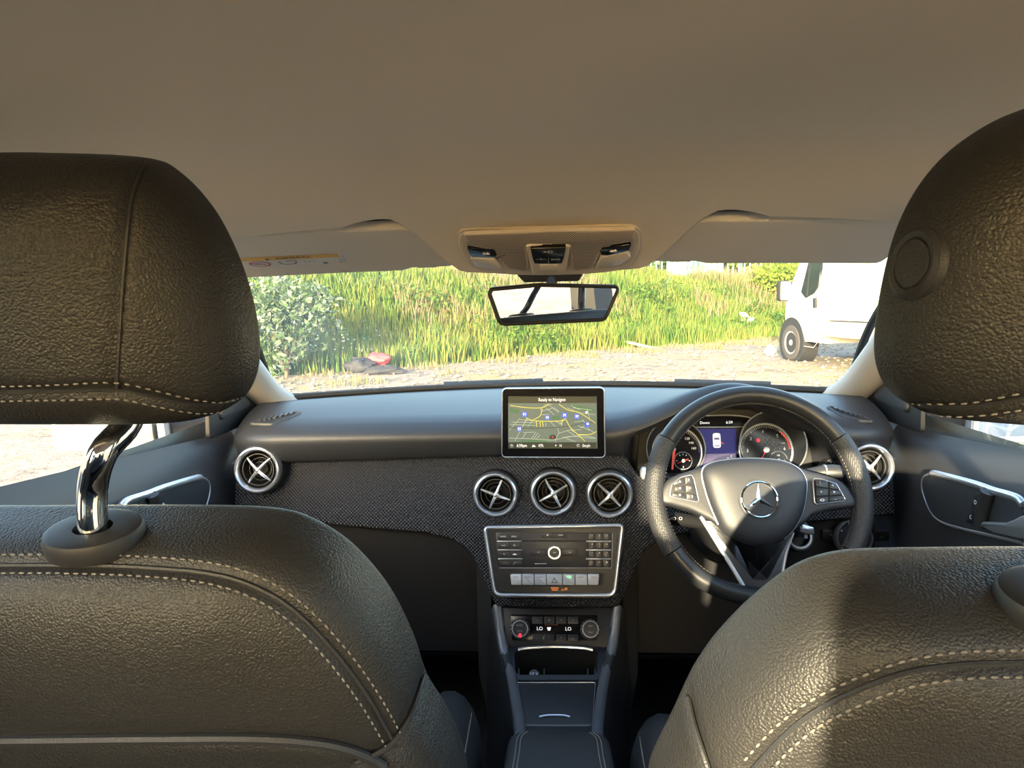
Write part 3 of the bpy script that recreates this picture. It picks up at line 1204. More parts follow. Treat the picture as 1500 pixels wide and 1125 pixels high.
for k, s in enumerate((-1, 1)):
    # A pillar with grey trim
    P = smooth([Vector((s * .662, 1.64, .962)), Vector((s * .664, 1.53, 1.02)), Vector((s * .633, 1.25, 1.17)), Vector((s * .60, .98, 1.29)), Vector((s * .575, .80, 1.33))], 6)
    mb = MB()
    rw = []
    for i, q in enumerate(P):
        t = (P[min(i + 1, len(P) - 1)] - P[max(i - 1, 0)]).normalized()
        A = Vector((1, 0, 0))
        A = (A - t * A.dot(t)).normalized()
        B = t.cross(A)
        fl = 1.0 + .35 * max(0, 1 - i / 6)
        rw.append([q + A * (.054 * fl * math.cos(u)) + B * (.03 * math.sin(u)) for u in [2 * PI * j / 14 for j in range(14)]])
    mb.grid(rw, cu=True, cap=True)
    tag(obj('trim_%d' % (k + 1), mb, 'pillar', ang=60), 'pale grey windscreen pillar trim on the %s side' % ('passenger' if s < 0 else 'driver'), None, None, 'structure')
    # B pillar and C pillar trims
    mb = MB()
    Fp = Frame((s * .665, 0, 0), (0, 1, 0), (0, 0, 1), (-s, 0, 0))
    mb.add(*(lambda F_: (F_[0], F_[1]))(((lambda r: ([p for q in r for p in q], [[0, 1, 3, 2], [4, 5, 7, 6], [0, 2, 6, 4], [1, 3, 7, 5], [0, 1, 5, 4], [2, 3, 7, 6]]))(
        [[(s * .70, .16, .55), (s * .63, .16, .55)], [(s * .70, .36, .55), (s * .63, .36, .55)], [(s * .61, .12, 1.37), (s * .555, .12, 1.36)], [(s * .61, .22, 1.37), (s * .555, .22, 1.36)]]))))
    tag(obj('trim_%d' % (k + 3), mb, 'doortrim', ang=30), 'grey door pillar trim behind the front seats on the %s side' % ('passenger' if s < 0 else 'driver'), None, None, 'structure')
    mb = MB()
    mb.add([(s * .72, -.78, .95), (s * .64, -.78, .95), (s * .72, -1.5, .95), (s * .60, -1.5, .95), (s * .62, -.66, 1.36), (s * .545, -.66, 1.36), (s * .60, -1.02, 1.34), (s * .52, -1.02, 1.33)],
           [[0, 1, 3, 2], [4, 5, 7, 6], [0, 2, 6, 4], [1, 3, 7, 5], [0, 1, 5, 4], [2, 3, 7, 6]])
    tag(obj('trim_%d' % (k + 5), mb, 'pillar', ang=30), 'grey rear quarter trim on the %s side' % ('passenger' if s < 0 else 'driver'), None, None, 'structure')
    # roof rail along the side windows
    rp = [Vector((s * .585, y, roof_z(.585, y) + .0)) for y in (-1.0, -.6, -.2, .2, .6, .85)]
    tag(obj('trim_%d' % (k + 7), MB().tube(smooth(rp, 4), .035, 10), 'headliner'), 'beige roof rail trim above the %s windows' % ('passenger' if s < 0 else 'driver'), None, None, 'structure')

# side and rear glass
wi = 2
for s in (-1, 1):
    for (y0, y1, top0, top1) in ((.34, 1.46, .22, .95), (-.80, .18, -.68, .14))[:2 if s < 0 else 1]:
        rows = []
        for i in range(6):
            t = i / 5
            rows.append([Vector((s * (.705 - .095 * t), (y0 + (y1 - y0) * u) * (1 - t) + (top0 + (top1 - top0) * u) * t, .93 + (roof_z(.58, top0 + (top1 - top0) * u) - .93) * t)) for u in [j / 8 for j in range(9)]])
        o = obj('window_%d' % wi, MB().grid(rows), 'sideglass')
        tag(o, 'clear %s side window on the %s side' % ('front' if y0 > 0 else 'rear', 'passenger' if s < 0 else 'driver'), None, None, 'structure')
        wi += 1
mb = MB().grid([[(x * .95, -1.44 - .02 * (1 - (x / .6) ** 2), 1.0) for x in (-.6, -.3, 0, .3, .6)], [(x * .88, -1.03, 1.36) for x in (-.6, -.3, 0, .3, .6)]])
tag(obj('window_%d' % wi, mb, 'sideglass'), 'rear window of the car', None, None, 'structure')


# ------------------------------------------------------------------ doors
def belt_z(y):
    return .985 - .045 * max(0, y - .8) / .6 + .012 * max(0, .3 - y)


TOPC = [(1500, 739), (1489, 729), (1456, 719), (1427, 709), (1379, 696), (1366, 694), (1355, 699), (1352, 708), (1354, 724), (1364, 749), (1379, 764), (1409, 774), (1439, 781), (1500, 795)]
for k, s in enumerate((-1, 1)):
    who = 'passenger' if s < 0 else 'driver'
    d = thing('door_%d' % (k + 1), (s * .70, .8, .3), 'dark grey front door lining on the %s side' % who, None)
    d['kind'] = 'structure'

    def dx(y, z):            # inner face of the lining
        v = .660
        v -= .03 * math.exp(-((z - .66) / .08) ** 2)          # armrest swell low down
        v += .035 * max(0, (z - .90) / .10) ** 2              # rolls outwards to the glass
        return v
    rows = []
    for j in range(34):
        z = .28 + (.995 - .28) * j / 33
        rows.append([(s * dx(y, z), y, z if j < 33 else belt_z(y)) for y in [.36 + 1.10 * i / 40 for i in range(41)]])
    for j in range(33):
        rows[j] = [(p[0], p[1], .28 + (belt_z(p[1]) - .28) * j / 33) for p in rows[j]]
    rows.append([(s * .715, p[1], p[2] - .012) for p in rows[-1]])
    obj('lining', MB().grid(rows), 'doortrim', d, ang=60)
    # outer skin
    obj('outer_skin', MB().grid([[(s * x, y, z) for y in ((-1.5, -.8, .3, 1.0, 1.9) if s < 0 else (.26, .5, .8, 1.3, 1.9))] for x, z in ((.76, .22), (.80, .6), (.78, .85), (.72, .965))]), 'carpaint', d)
    pts = []
    for a, b in TOPC:
        q = WX(a, b, .652)
        pts.append(Vector((s * q.x, q.y, q.z)))
    path = smooth(pts, 6)
    mid = sum(pts, Vector()) / len(pts)
    poly_ = [(p.y, p.z) for p in path]
    Fd_ = Frame((s * .652, 0, 0), (0, 1, 0), (0, 0, 1), (-s, 0, 0))
    obj('recess', MB().prism(Fd_, poly_, -.02, .0025), 'plastic_mid', d)
    n_ = len(path)
    rs = [(.0062 if i < n_ * .38 else .0034) for i in range(n_)]
    obj('chrome_strip', MB().tube(path, rs, 10), 'silver', d)
    hp = [WX(a, b, .640) for a, b in ((1440, 770), (1444, 764), (1476, 766), (1488, 762), (1500, 756), (1515, 752), (1530, 775), (1515, 791), (1494, 788), (1460, 780))]
    hp = [(q.y, q.z) for q in hp]
    Fh_ = Frame((s * .640, 0, 0), (0, 1, 0), (0, 0, 1), (-s, 0, 0))
    obj('pull_handle', MB().prism(Fh_, fillet(hp, .004, 3), -.012, .006, .003), 'silver', d)
    bp_ = [WX(a, b, .648) for a, b in ((1430, 722), (1441, 724), (1434, 747), (1424, 745))]
    bq = [WX(a, b, .648) for a, b in ((1424, 746), (1434, 748), (1428, 766), (1415, 764))]
    Fb_ = Frame((s * .648, 0, 0), (0, 1, 0), (0, 0, 1), (-s, 0, 0))
    for bb, tx in ((bp_, 'o'), (bq, 'c')):
        b1 = obj('lock_button', MB().prism(Fb_, fillet([(q.y, q.z) for q in bb], .002, 3), -.004, .003, .001), 'button', d)
        cc = sum(bb, Vector()) / 4
        mbt = MB()
        v, f = textmesh(tx)
        sx = -1 if s > 0 else 1
        mbt.add([Fb_(cc.y + sx * q.x * .014, cc.z + q.y * .014, .0036) for q in v], f)
        obj('button_mark', mbt, 'mark', b1)
    # curved grip behind the handle
    g0 = [WX(a, b, .645) for a, b in ((1448, 720), (1441, 745), (1437, 770))]
    obj('grip_panel', MB().tube(smooth([Vector((s * q.x, q.y, q.z)) for q in g0], 5), .011, 10), 'plastic', d)
    # sail panel in the window corner, with a small tweeter cover
    Fs_ = Frame((s * .672, 0, 0), (0, 1, 0), (0, 0, 1), (-s, 0, 0))
    obj('sail_panel', MB().prism(Fs_, fillet([(1.32, .945), (1.56, .945), (1.60, .99), (1.37, 1.10), (1.33, 1.08)], .01, 4), -.004, .004, .002), 'glovebox', d)
    obj('sail_inset', MB().prism(Fs_, fillet([(1.36, .975), (1.52, .985), (1.39, 1.06)], .012, 4), .004, .010, .003), 'plastic_mid', d)
    # lower armrest
    obj('armrest', MB().tube([(s * .645, .40, .66), (s * .635, .7, .655), (s * .635, 1.0, .64), (s * .655, 1.25, .63)], [.045, .05, .045, .03], 14), 'doortrim', d)
    # rear door lining
    y1_ = .36 if s < 0 else -.82
    rows = [[(s * (.668 + .03 * max(0, (z - .9) / .1)), y, z) for y in (-1.46, -1.2, -.9, y1_)] for z in (.28, .5, .7, .9, .985)]
    obj('rear_lining', MB().grid(rows), 'doortrim', d)
    if s > 0:       # the driver side rear door stands open, as the dashboard display shows
        dr = thing('door_3', (.74, .22, .3), 'open rear door on the driver side', None)
        dr['kind'] = 'structure'
        an = math.radians(88)
        Fo = Frame((.73, .20, 0), (math.sin(an), -math.cos(an), 0), (0, 0, 1), (math.cos(an), math.sin(an), 0))
        obj('panel', MB().prism(Fo, fillet([(0, .26), (.80, .26), (1.0, .55), (1.0, .96), (0, .97)], .03, 4), -.05, .05, .01), 'carpaint', dr)
        obj('lining', MB().prism(Fo, fillet([(.02, .30), (.78, .30), (.97, .57), (.97, .955), (.02, .965)], .03, 4), -.07, -.045, .0), 'doortrim', dr)
        fr_ = [(0.0, .96), (.05, 1.33), (.62, 1.36), (.98, .96)]
        obj('window_frame', MB().tube([Fo(a, b, 0) for a, b in fr_], .022, 8), 'plastic', dr)
        obj('glass', MB().poly(Fo, fr_, 0.0), 'sideglass', dr)

    # exterior mirror
    mq_ = W(163, 661, 1.38)
    Fm = FN((s * -mq_.x, 1.38, mq_.z + .08), (s * -.05, -1, .02))
    t = thing('door_mirror', (s * -mq_.x, 1.38, .91), 'silver door mirror outside the %s window' % who, 'mirror', 'door mirrors')
    ol = fillet([(-.116, -.08), (.116, -.076), (.12, .08), (-.104, .09)] if s > 0 else [(-.116, -.076), (.116, -.08), (.104, .09), (-.12, .08)], .022, 6)
    mbm = MB()
    mbm.puff(Fm, ol, (0, 0), .0, 4, .075, 2.6, 10)
    mbm.band(Fm, ol, .013, 0, .004)
    obj('housing', mbm, 'carpaint', t)
    obj('glass', MB().prism(Fm, inset(ccw(ol), .014), -.004, .0006), 'door_mirror_glass', t)
    obj('stalk', MB().tube([Fm(-s * .10, -.045, -.05), Vector((s * .735, 1.50, .945))], [.022, .024], 10), 'plastic', t)

# bonnet and wipers
rows = []
for i in range(12):
    y = 1.88 + .95 * i / 11
    rows.append([(x, y - .2 * (x / .7) ** 2, .972 - .05 * ((y - 1.88) / .95) - .16 * ((y - 1.88) / .95) ** 3 - .05 * (x / .7) ** 4) for x in [-.7 + 1.4 * j / 24 for j in range(25)]])
mbb = MB().grid(rows)
tag(obj('car_bonnet', mbb, 'carpaint'), 'pale silver bonnet edge just beyond the windscreen', 'bonnet')
for (x0, x1, lab) in ((-.58, .02, 'black wiper blade lying along the passenger half of the windscreen base'), (.04, .56, 'black wiper blade lying along the driver half of the windscreen base')):
    t = thing('wiper', ((x0 + x1) / 2, 1.80, .98), lab, 'wiper')
    bl = [base_pt(x) + Vector((0, .022, .0)) for x in [x0 + (x1 - x0) * i / 12 for i in range(13)]]
    obj('blade', MB().tube(bl, .0035, 8), 'rubber', t)
    obj('arm', MB().tube([bl[6] + Vector((0, 0, .006)), bl[11] + Vector((0, .03, .004))], .006, 8), 'plastic', t)

# ------------------------------------------------------------------ dashboard
DX = .33                                           # steering column / hood centre


def hood(x):
    u = (x - DX) / .235
    return 0 if abs(u) >= 1 else math.cos(u * PI / 2) ** 2


def cav(x):
    u = abs(x - DX)
    if u < .165: return 1.0
    if u > .20: return 0.0
    t = (.20 - u) / .035
    return t * t * (3 - 2 * t)


def fold(x):
    e = max(0, (abs(x) - .52) / .125)
    z = .966 - .006 * (abs(x) / .6) - .006 * e * e + .078 * hood(x)
    y = 1.325 - .02 * hood(x) + .05 * e ** 3
    return y, z


CREASE_Y = 1.372


def crease_z(x):
    return .899 - .012 * (abs(x) / .5)


VENT_HOLES = [(W(px_, py_, 1.335), r_ * 1.335 / FPX) for px_, py_, r_ in ((378, 688, 36), (726, 724, 33.5), (810, 722, 34), (893, 724, 34.5), (1273, 684, 34.5))]


def cut_holes(mb):
    """open the panel behind each round vent"""
    keep = []
    for f in mb.f:
        c = sum((mb.v[i] for i in f), Vector()) / len(f)
        if len(f) == 4 and c.y < 1.46 and any(math.hypot(c.x - q.x, c.z - q.z) < r * .84 for q, r in VENT_HOLES):
            continue
        keep.append(f)
    mb.f = keep


dash = thing('dashboard', (0, 1.4, .6), 'dark grey two tier dashboard with embossed lower panel and instrument hood', 'dashboard')
XS = [-.648 + 1.296 * i / 200 for i in range(201)]
rows = []
for x in XS:
    yb, zb = base_pt(x).y - .012, .982
    yf, zf = fold(x)
    c = cav(x)
    zc = crease_z(x)
    pr = []
    for t in (0, .15, .3, .45, .6, .75, .87):
        y = yb + (yf + .03 - yb) * t / .87
        bz = zb + (zf - zb) * (t / .87) ** 1.5 + .012 * math.sin(PI * t) * (1 - hood(x))
        pr.append((y, bz))
    for a in (20, 45, 70, 90):
        r = .022
        ar = math.radians(a)
        pr.append((yf + .03 - .03 * math.sin(ar), zf - r + r * math.cos(ar)))
    # front face (plain) or cavity under the hood
    pl = [(yf + .002, zf - .03), (yf + .005, (zf + zc) / 2), (yf + .016, zc + .012), (CREASE_Y - .012, zc + .003), (CREASE_Y + .01, zc)]
    cv = [(yf + .01, zf - .032), (yf + .07, zf - .04), (1.452, zf - .055), (1.46, (zf + zc) / 2), (1.46, zc - .06)]
    for (a, b), (e, f) in zip(pl, cv):
        pr.append((a + (e - a) * c, b + (f - b) * c))
    rows.append([(x, a, b) for a, b in pr])
# rounded ends
for sgn, idx in ((-1, 0), (1, -1)):
    pass
mb = MB().grid(rows)
for r in (rows[0], rows[-1]):
    s = -1 if r[0][0] < 0 else 1
    mb.add([Vector(p) for p in r] + [Vector((s * .648, 1.50, .93))], [[i, i + 1, len(r)] for i in range(len(r) - 1)])
cut_holes(mb)
obj('upper_pad', mb, 'softtouch', dash, ang=55)
padbv = BVHTree.FromPolygons(mb.v, mb.f)


def low_z(x):
    a = abs(x)
    pts = [(0, .612), (.118, .612), (.131, .635), (.146, .675), (.168, .715), (.20, .738), (.26, .752), (.36, .760), (.625, .785)]
    for (a0, z0), (a1, z1) in zip(pts, pts[1:]):
        if a <= a1:
            t = (a - a0) / (a1 - a0)
            return z0 + (z1 - z0) * t
    return pts[-1][1]


def low_y(x, z):
    """face of the lower panel at x, z"""
    zt = crease_z(x) + .002
    t = (zt - z) / (zt - .60)
    b = .040 * math.exp(-(abs(x) / .17) ** 4)
    return CREASE_Y - (.025 + b * .4) * math.sin(min(1, t * 2.0) * PI / 2) - b * .35 * t


XL = sorted(set([-.642 + 1.284 * i / 120 for i in range(121)] + [s * (.11 + .11 * i / 60) for i in range(61) for s in (-1, 1)]))
rows = []
for x in XL:
    zt, zb = crease_z(x) + .002, low_z(x)
    if cav(x) > 0:
        zt -= .04 * cav(x)
    col = [(x, CREASE_Y + .02, zt)]
    for j in range(25):
        z = zt + (zb - zt) * j / 24
        col.append((x, low_y(x, z), z))
    yb = low_y(x, zb)
    col += [(x, yb + .006, zb - .006), (x, yb + .03, zb - .008), (x, yb + .10, zb - .004)]
    rows.append(col)
mb = MB().grid(rows)
for r in (rows[0], rows[-1]):
    mb.add([Vector(p) for p in r], [list(range(len(r)))])
cut_holes(mb)
obj('trim_panel', mb, 'scales', dash, ang=50)['label'] = 'embossed diamond pattern lower panel'

# glovebox (passenger side) and knee panel (driver side)
for s in (-1, 1):
    rows = []
    for z in (.79, .75, .66, .55, .48, .46):
        yy = 1.372 + .02 * (.79 - z) / .3 + (.05 if z < .47 else 0)
        rows.append([(s * x, yy, z) for x in (.16, .30, .45, .62)])
    obj('glovebox_lid' if s < 0 else 'knee_panel', MB().grid(rows), 'glovebox', dash)
    obj('lower_cover', MB().grid([[(s * x, y, z) for x in (.12, .3, .45, .62)] for y, z in ((1.40, .47), (1.55, .42), (1.78, .38))]), 'carpet', dash)
obj('side_filler', MB().grid([[(-.16, 1.36, .80), (-.16, 1.36, .45)], [(-.13, 1.34, .62), (-.13, 1.34, .30)], [(-.13, 1.75, .62), (-.13, 1.75, .30)]]), 'deep', dash)
obj('side_filler', MB().grid([[(.16, 1.36, .80), (.16, 1.36, .45)], [(.13, 1.34, .62), (.13, 1.34, .30)], [(.13, 1.75, .62), (.13, 1.75, .30)]]), 'deep', dash)

# side demister grilles on top of the pad
for s in (-1, 1):
    o_ = [(1240, 605)] if s > 0 else [(408, 612)]
    gl = [(1212, 597), (1226, 599), (1256, 609), (1278, 620), (1258, 616), (1232, 609)] if s > 0 else [(368, 624), (392, 612), (418, 606), (440, 604), (425, 612), (398, 622)]
    q = []
    for a, b in gl:
        h = padbv.ray_cast(CAM, ray(a, b).normalized())
        q.append(h[0] if h[0] else WZ(a, b, .972))
    cq = sum(q, Vector()) / len(q)
    nq = (q[2] - q[0]).cross(q[4] - q[0]).normalized()
    nq = padbv.find_nearest(cq)[1]
    nq = nq if nq.z > 0 else -nq
    Zg = nq
    Xg = Vector((1, 0, 0)) - Zg * Zg.x
    Fg = Frame(cq, Xg, Zg.cross(Xg.normalized()), Zg)
    q = [Vector(((p - cq).dot(Fg.X), (p - cq).dot(Fg.Y), 0)) for p in q]
    pl = fillet([(p.x, p.y) for p in q], .004, 3)
    gr = obj('demister_grille', MB().prism(Fg, pl, -.02, .002), 'deep', dash)
    obj('grille_rim', MB().band(Fg, inset(ccw(pl), -.004), .005, .001, .003), 'plastic_mid', gr)
    a_, b_ = q[0], q[3]
    for i in range(7):
        c_ = a_.lerp(b_, .18 + .64 * i / 6)
        obj('fin', MB().box((c_.x, c_.y, .003), (.007, .02 * (1 - abs(i - 3) / 5), .004), Fg), 'plastic_mid', gr)

# ------------------------------------------------------------------ air vents
VENTS = [((378, 688), 36, (42, 133, 232, 318), 'round silver air vent at the passenger end of the dashboard', 1.335),
         ((726, 724), 33.5, (66, 162, 246, 338), 'round silver centre air vent nearest the passenger, its cross turned steeply', 1.335),
         ((810, 722), 34, (28, 118, 212, 298), 'round silver air vent in the middle of the dashboard below the display', 1.33),
         ((893, 724), 34.5, (45, 137, 226, 312), 'round silver centre air vent beside the steering wheel', 1.335),
         ((1273, 684), 34.5, (45, 135, 180, 312), 'round silver air vent at the driver end of the dashboard', 1.335)]
for (px, py), rp, angs, lab, dep in VENTS:
    F = FR(px, py, dep, 5)
    r = rp * dep / FPX
    t = thing('air_vent', F(0, -r, 0), lab, 'air vent', 'round dashboard air vents')
    obj('sleeve', MB().lathe(F, [(r * 1.06, -.06), (r * 1.09, -.012), (r * 1.05, -.002), (r * .98, .0), (r * .9, -.01)], 48), 'plastic', t)
    obj('ring', MB().lathe(F, [(r * 1.0, -.006), (r * 1.0, .003), (r * .965, .0085), (r * .90, .010), (r * .84, .007), (r * .80, .001), (r * .79, -.006)], 56), 'silver', t)
    obj('bowl', MB().lathe(F, [(r * .80, .0), (r * .76, -.006), (r * .74, -.035), (r * .5, -.05), (0.0005, -.055)], 48), 'deep', t)
    obj('inner_ring', MB().lathe(F, [(r * .69, -.006), (r * .69, .0), (r * .655, .0), (r * .655, -.006), (r * .69, -.006)], 40), 'plastic_mid', t)
    for q in (.5, .32):
        obj('louvre_ring', MB().lathe(F, [(r * q, -.025), (r * q, -.012), (r * (q - .03), -.012), (r * (q - .03), -.025)], 32), 'plastic', t)
    hx_, hy_ = r * .02, -r * .02
    for a in angs:
        a = math.radians(a)
        ca, sa = math.cos(a), math.sin(a)
        e1, e0 = r * .70, r * .04
        pth = [F(hx_ + ca * e0, hy_ + sa * e0, .003), F(hx_ * .6 + ca * e1 * .35, hy_ * .6 + sa * e1 * .35, .0035), F(ca * e1 * .7, sa * e1 * .7, .0015), F(ca * e1, sa * e1, -.002)]
        obj('spoke', MB().tube(smooth(pth, 3), [r * .085 - r * .045 * i / 9 for i in range(10)], 8), 'silver', t)
    obj('hub', MB().lathe(F, [(r * .13, -.004), (r * .125, .005), (r * .07, .0075), (.0002, .008)], 20, hx_, hy_), 'silver', t)

# ------------------------------------------------------------------ navigation display
F = FR(810, 620, 1.318, 0)
t = thing('navigation_display', F(0, -.065, -.02), 'free standing tablet style navigation display on top of the dashboard', 'display')
ol = fillet(F.pl([(734, 670.5), (887.5, 671), (885.5, 567), (735, 568.5)]), .010, 6)
mbn = MB().prism(F, ol, -.016, -.001, .002)
obj('body', mbn, 'plastic', t)
obj('rim', MB().band(F, ol, .0028, -.001, .0022), 'silver', t)
obj('bezel', MB().prism(F, inset(ccw(ol), .0024), -.002, .0004), 'gloss', t)
obj('foot', MB().box((0, -.03, -.03), (.08, .05, .03), F), 'plastic', t)
sc_ol = F.pl([(744.5, 656.5), (875, 657), (874, 581), (744.5, 580.5)])
sc = obj('screen', MB().prism(F, sc_ol, 0, .0008), 'map_ground', t)


def zz(a, b):        # from the 1500x1125 zoom of [680,540,940,735] to photo pixels
    return F.p(680 + a * 260 / 1500, 540 + b * 195 / 1125)


obj('title_bar', MB().poly(F, [zz(372, 234), zz(1118, 234), zz(1118, 290), zz(372, 290)], .0010), 'map_bar', sc)
obj('status_bar', MB().poly(F, [zz(372, 622), zz(1118, 622), zz(1118, 674), zz(372, 674)], .0010), 'map_bar', sc)
for q in ([(740, 400), (800, 398), (810, 432), (745, 430)], [(530, 470), (570, 466), (580, 490), (540, 494)], [(480, 600), (700, 600), (700, 622), (480, 622)], [(860, 300), (1000, 310), (1100, 340), (1110, 370), (960, 350)], [(380, 330), (470, 345), (460, 380), (380, 370)]):
    obj('park_area', MB().poly(F, [zz(*a) for a in q], .0010), 'map_green', sc)
mbr = MB()
rd = [[(380, 585), (560, 592), (740, 604), (920, 570), (1110, 590)], [(790, 500), (800, 540), (770, 600), (775, 620)], [(800, 545), (880, 520), (985, 515)], [(870, 525), (930, 560)], [(900, 505), (925, 540)],
      [(830, 580), (1000, 560), (1110, 585)], [(860, 590), (940, 615)], [(500, 540), (590, 535)], [(520, 545), (490, 590)], [(570, 590), (605, 535)], [(590, 590), (625, 540)], [(610, 592), (640, 560)],
      [(430, 610), (470, 530), (530, 420)], [(380, 520), (470, 420)], [(390, 470), (600, 480)], [(400, 450), (600, 455)], [(470, 430), (600, 440)], [(500, 470), (540, 420)], [(540, 490), (580, 430)], [(640, 350), (690, 300), (740, 300)],
      [(650, 360), (760, 330), (800, 360)], [(690, 330), (760, 390)], [(720, 310), (800, 370)], [(650, 390), (720, 385)], [(690, 460), (690, 490)], [(720, 440), (770, 490)], [(760, 440), (830, 470)], [(800, 470), (850, 430)],
      [(930, 450), (1010, 440)], [(960, 480), (1060, 520)], [(1000, 430), (1060, 520)], [(980, 500), (1060, 470)], [(1050, 510), (1100, 540)], [(870, 330), (960, 370), (1110, 390)], [(920, 330), (1080, 350)], [(900, 310), (980, 350)], [(1040, 340), (1060, 420)]]
for q in rd:
    mbr.ribbon(F, [zz(*a) for a in q], .0007, .0012)
obj('street', mbr, 'map_road', sc)['kind'] = 'stuff'
mby = MB()
for q in ([(390, 310), (520, 328), (650, 330), (720, 300)], [(520, 415), (600, 440), (800, 442), (860, 420)], [(610, 440), (612, 490)], [(640, 442), (645, 490)], [(660, 442), (668, 488)], [(585, 430), (640, 400), (660, 340)],
          [(800, 300), (880, 350), (970, 370), (1110, 460)], [(860, 430), (900, 500), (960, 555), (1020, 612)], [(960, 556), (1060, 555), (1118, 530)], [(830, 430), (820, 480)]):
    mby.ribbon(F, smooth([zz(*a) for a in q], 3), .0012, .0014)
obj('main_road', mby, 'map_yellow', sc)
mbk = MB().ribbon(F, smooth([zz(*a) for a in ((380, 498), (560, 502), (760, 498), (900, 482), (1000, 462), (1115, 450))], 5), .0012, .0013)
obj('railway', mbk, 'map_rail', sc)
for (a, b) in ((510, 385), (703, 412), (848, 392), (953, 402), (466, 508), (1038, 470)):
    x, y = zz(a, b)
    ic = obj('map_icon', MB().prism(F, fillet([(x - .0045, y - .0042), (x - .0012, y - .0042), (x, y - .0064), (x + .0012, y - .0042), (x + .0045, y - .0042), (x + .0045, y + .0042), (x - .0045, y + .0042)], .0006, 2), .0014, .0018), 'map_blue', sc)
mbt = MB()
for (a, b) in ((510, 385), (703, 412), (848, 392), (953, 402), (466, 508)):
    x, y = zz(a, b)
    for dx_ in (-.0016, .0016):
        mbt.poly(F, circ(x + dx_, y + .0008, .0010, 10, .0021), .0020)
        mbt.poly(F, [(x + dx_ - .0003, y - .003), (x + dx_ + .0003, y - .003), (x + dx_ + .0003, y), (x + dx_ - .0003, y)], .0020)
x, y = zz(1038, 470)
mbt.poly(F, circ(x + .001, y + .001, .0022, 10), .0020)
x, y = zz(1034, 368)
mbt.poly(F, circ(x, y, .0022, 12), .0018)
S_ = 260 / 1500 * 1.318 / FPX
for s_, a, b, h in (('Ready to Navigate', 742, 262, 40), ('6:59pm', 487, 650, 38), ('47ft', 648, 650, 36), ('N', 815, 650, 34), ('0mph', 1032, 650, 38)):
    x, y = zz(a, b)
    mbt.text(F, s_, x, y, h * S_ * 1.0, .0016, .78)
for (a, b) in ((402, 650), (962, 648)):
    x, y = zz(a, b)
    mbt.lathe(F, [(.0026, .0016), (.0022, .0016)], 20, x, y)
    mbt.poly(F, [(x - .0003, y), (x + .0003, y), (x + .0003, y + .0018), (x - .0003, y + .0018)], .0016)
x, y = zz(588, 650)
mbt.poly(F, [(x - .0036, y - .0022), (x - .001, y + .0025), (x + .0005, y - .0022)], .0016)
mbt.poly(F, [(x - .0002, y - .0022), (x + .0012, y + .0016), (x + .0034, y - .0022)], .0017)
x, y = zz(774, 646)
mbt.poly(F, [(x - .0015, y - .0015), (x + .0015, y - .0015), (x, y + .002)], .0016)
obj('lettering', mbt, 'whiteled', sc)
x, y = zz(748, 576)
cp = obj('position_marker', MB().lathe(F, [(.0066, .0016), (.0058, .0022), (.0002, .0022)], 24, x, y, .65), 'map_bar', sc)
obj('position_arrow', MB().poly(F, [(x - .002, y - .002), (x + .002, y - .002), (x, y + .0022)], .0026), 'needle', sc)

# ------------------------------------------------------------------ radio unit
F = FR(811, 821, 1.305, 13)
ol = fillet(F.pl([(722, 875.5), (903, 876), (916, 766), (706, 769.5)]), [.022, .022, .013, .013], 7)
t = thing('radio_unit', F(0, -.07, -.02), 'silver framed radio and button panel in the middle of the dashboard', 'radio')
obj('backing', MB().prism(F, ol, -.03, -.001), 'plastic', t)
obj('frame', MB().band(F, ol, .0095, -.001, .006, 7), 'silver', t)
obj('face_plate', MB().prism(F, inset(ccw(ol), .0085), -.004, .001), 'panel', t)


def zr(a, b):        # from the zoom of [720,760,910,880]
    return F.p(720 + a * 190 / 1500, 760 + b * 120 / 947.0)


hu = obj('head_unit', MB().prism(F, [zr(48, 158), zr(1392, 158), zr(1378, 560), zr(84, 556)], 0, .0022, .0006), 'button', t)
obj('head_unit_edge', MB().ribbon(F, [zr(1398, 165), zr(1396, 330), zr(1388, 566), zr(90, 566)], .0012, .0016), 'markdim', hu)
mbt, mbd = MB(), MB()
for i, y0 in enumerate((205, 305, 408, 512)):
    for j, x0 in enumerate((135, 268)):
        x0 = x0 + i * 4
        b1 = obj('button', MB().prism(F, [zr(x0 - 62, y0 - 38), zr(x0 + 66, y0 - 38), zr(x0 + 66, y0 + 38), zr(x0 - 60, y0 + 38)], .002, .0034, .0006), 'button', t)
    for j, x0 in enumerate((1162, 1248, 1333)):
        b1 = obj('button', MB().prism(F, [zr(x0 - 40, y0 - 40), zr(x0 + 40, y0 - 40), zr(x0 + 38, y0 + 40), zr(x0 - 38, y0 + 40)], .002, .0034, .0006), 'button', t)
        mbt.text(F, '123456789*0#'[i * 3 + j], *zr(x0, y0 - 14), .0050, .0038)
        sub = ['', 'ABC', 'DEF', 'GHI', 'JKL', 'MNO', 'PQRS', 'TUV', 'WXYZ', '', '', ''][i * 3 + j]
        if sub:
            mbd.text(F, sub, *zr(x0, y0 + 18), .0024, .0038)
for y0, xl, xr in ((257, 208, 1238), (357, 213, 1236), (459, 218, 1234)):
    for xc, hw in ((xl, 142), (xr, 145)):
        a, b = zr(xc - hw, y0), zr(xc + hw, y0)
        obj('chrome_bar', MB().prism(F, fillet([(a[0], a[1] - .0013), (b[0], b[1] - .0013), (b[0], b[1] + .0013), (a[0], a[1] + .0013)], .001, 3), .003, .0055, .0008), 'silver', t)
for s_, x0, y0 in (('RADIO', 135, 203), ('MEDIA', 262, 203), ('NAVI', 138, 305), ('TEL', 266, 305)):
    mbt.text(F, s_, *zr(x0, y0), .0040, .0038, .85)
x, y = zr(145, 408); mbt.text(F, '*i', x, y, .0046, .0038)
x, y = zr(270, 408)
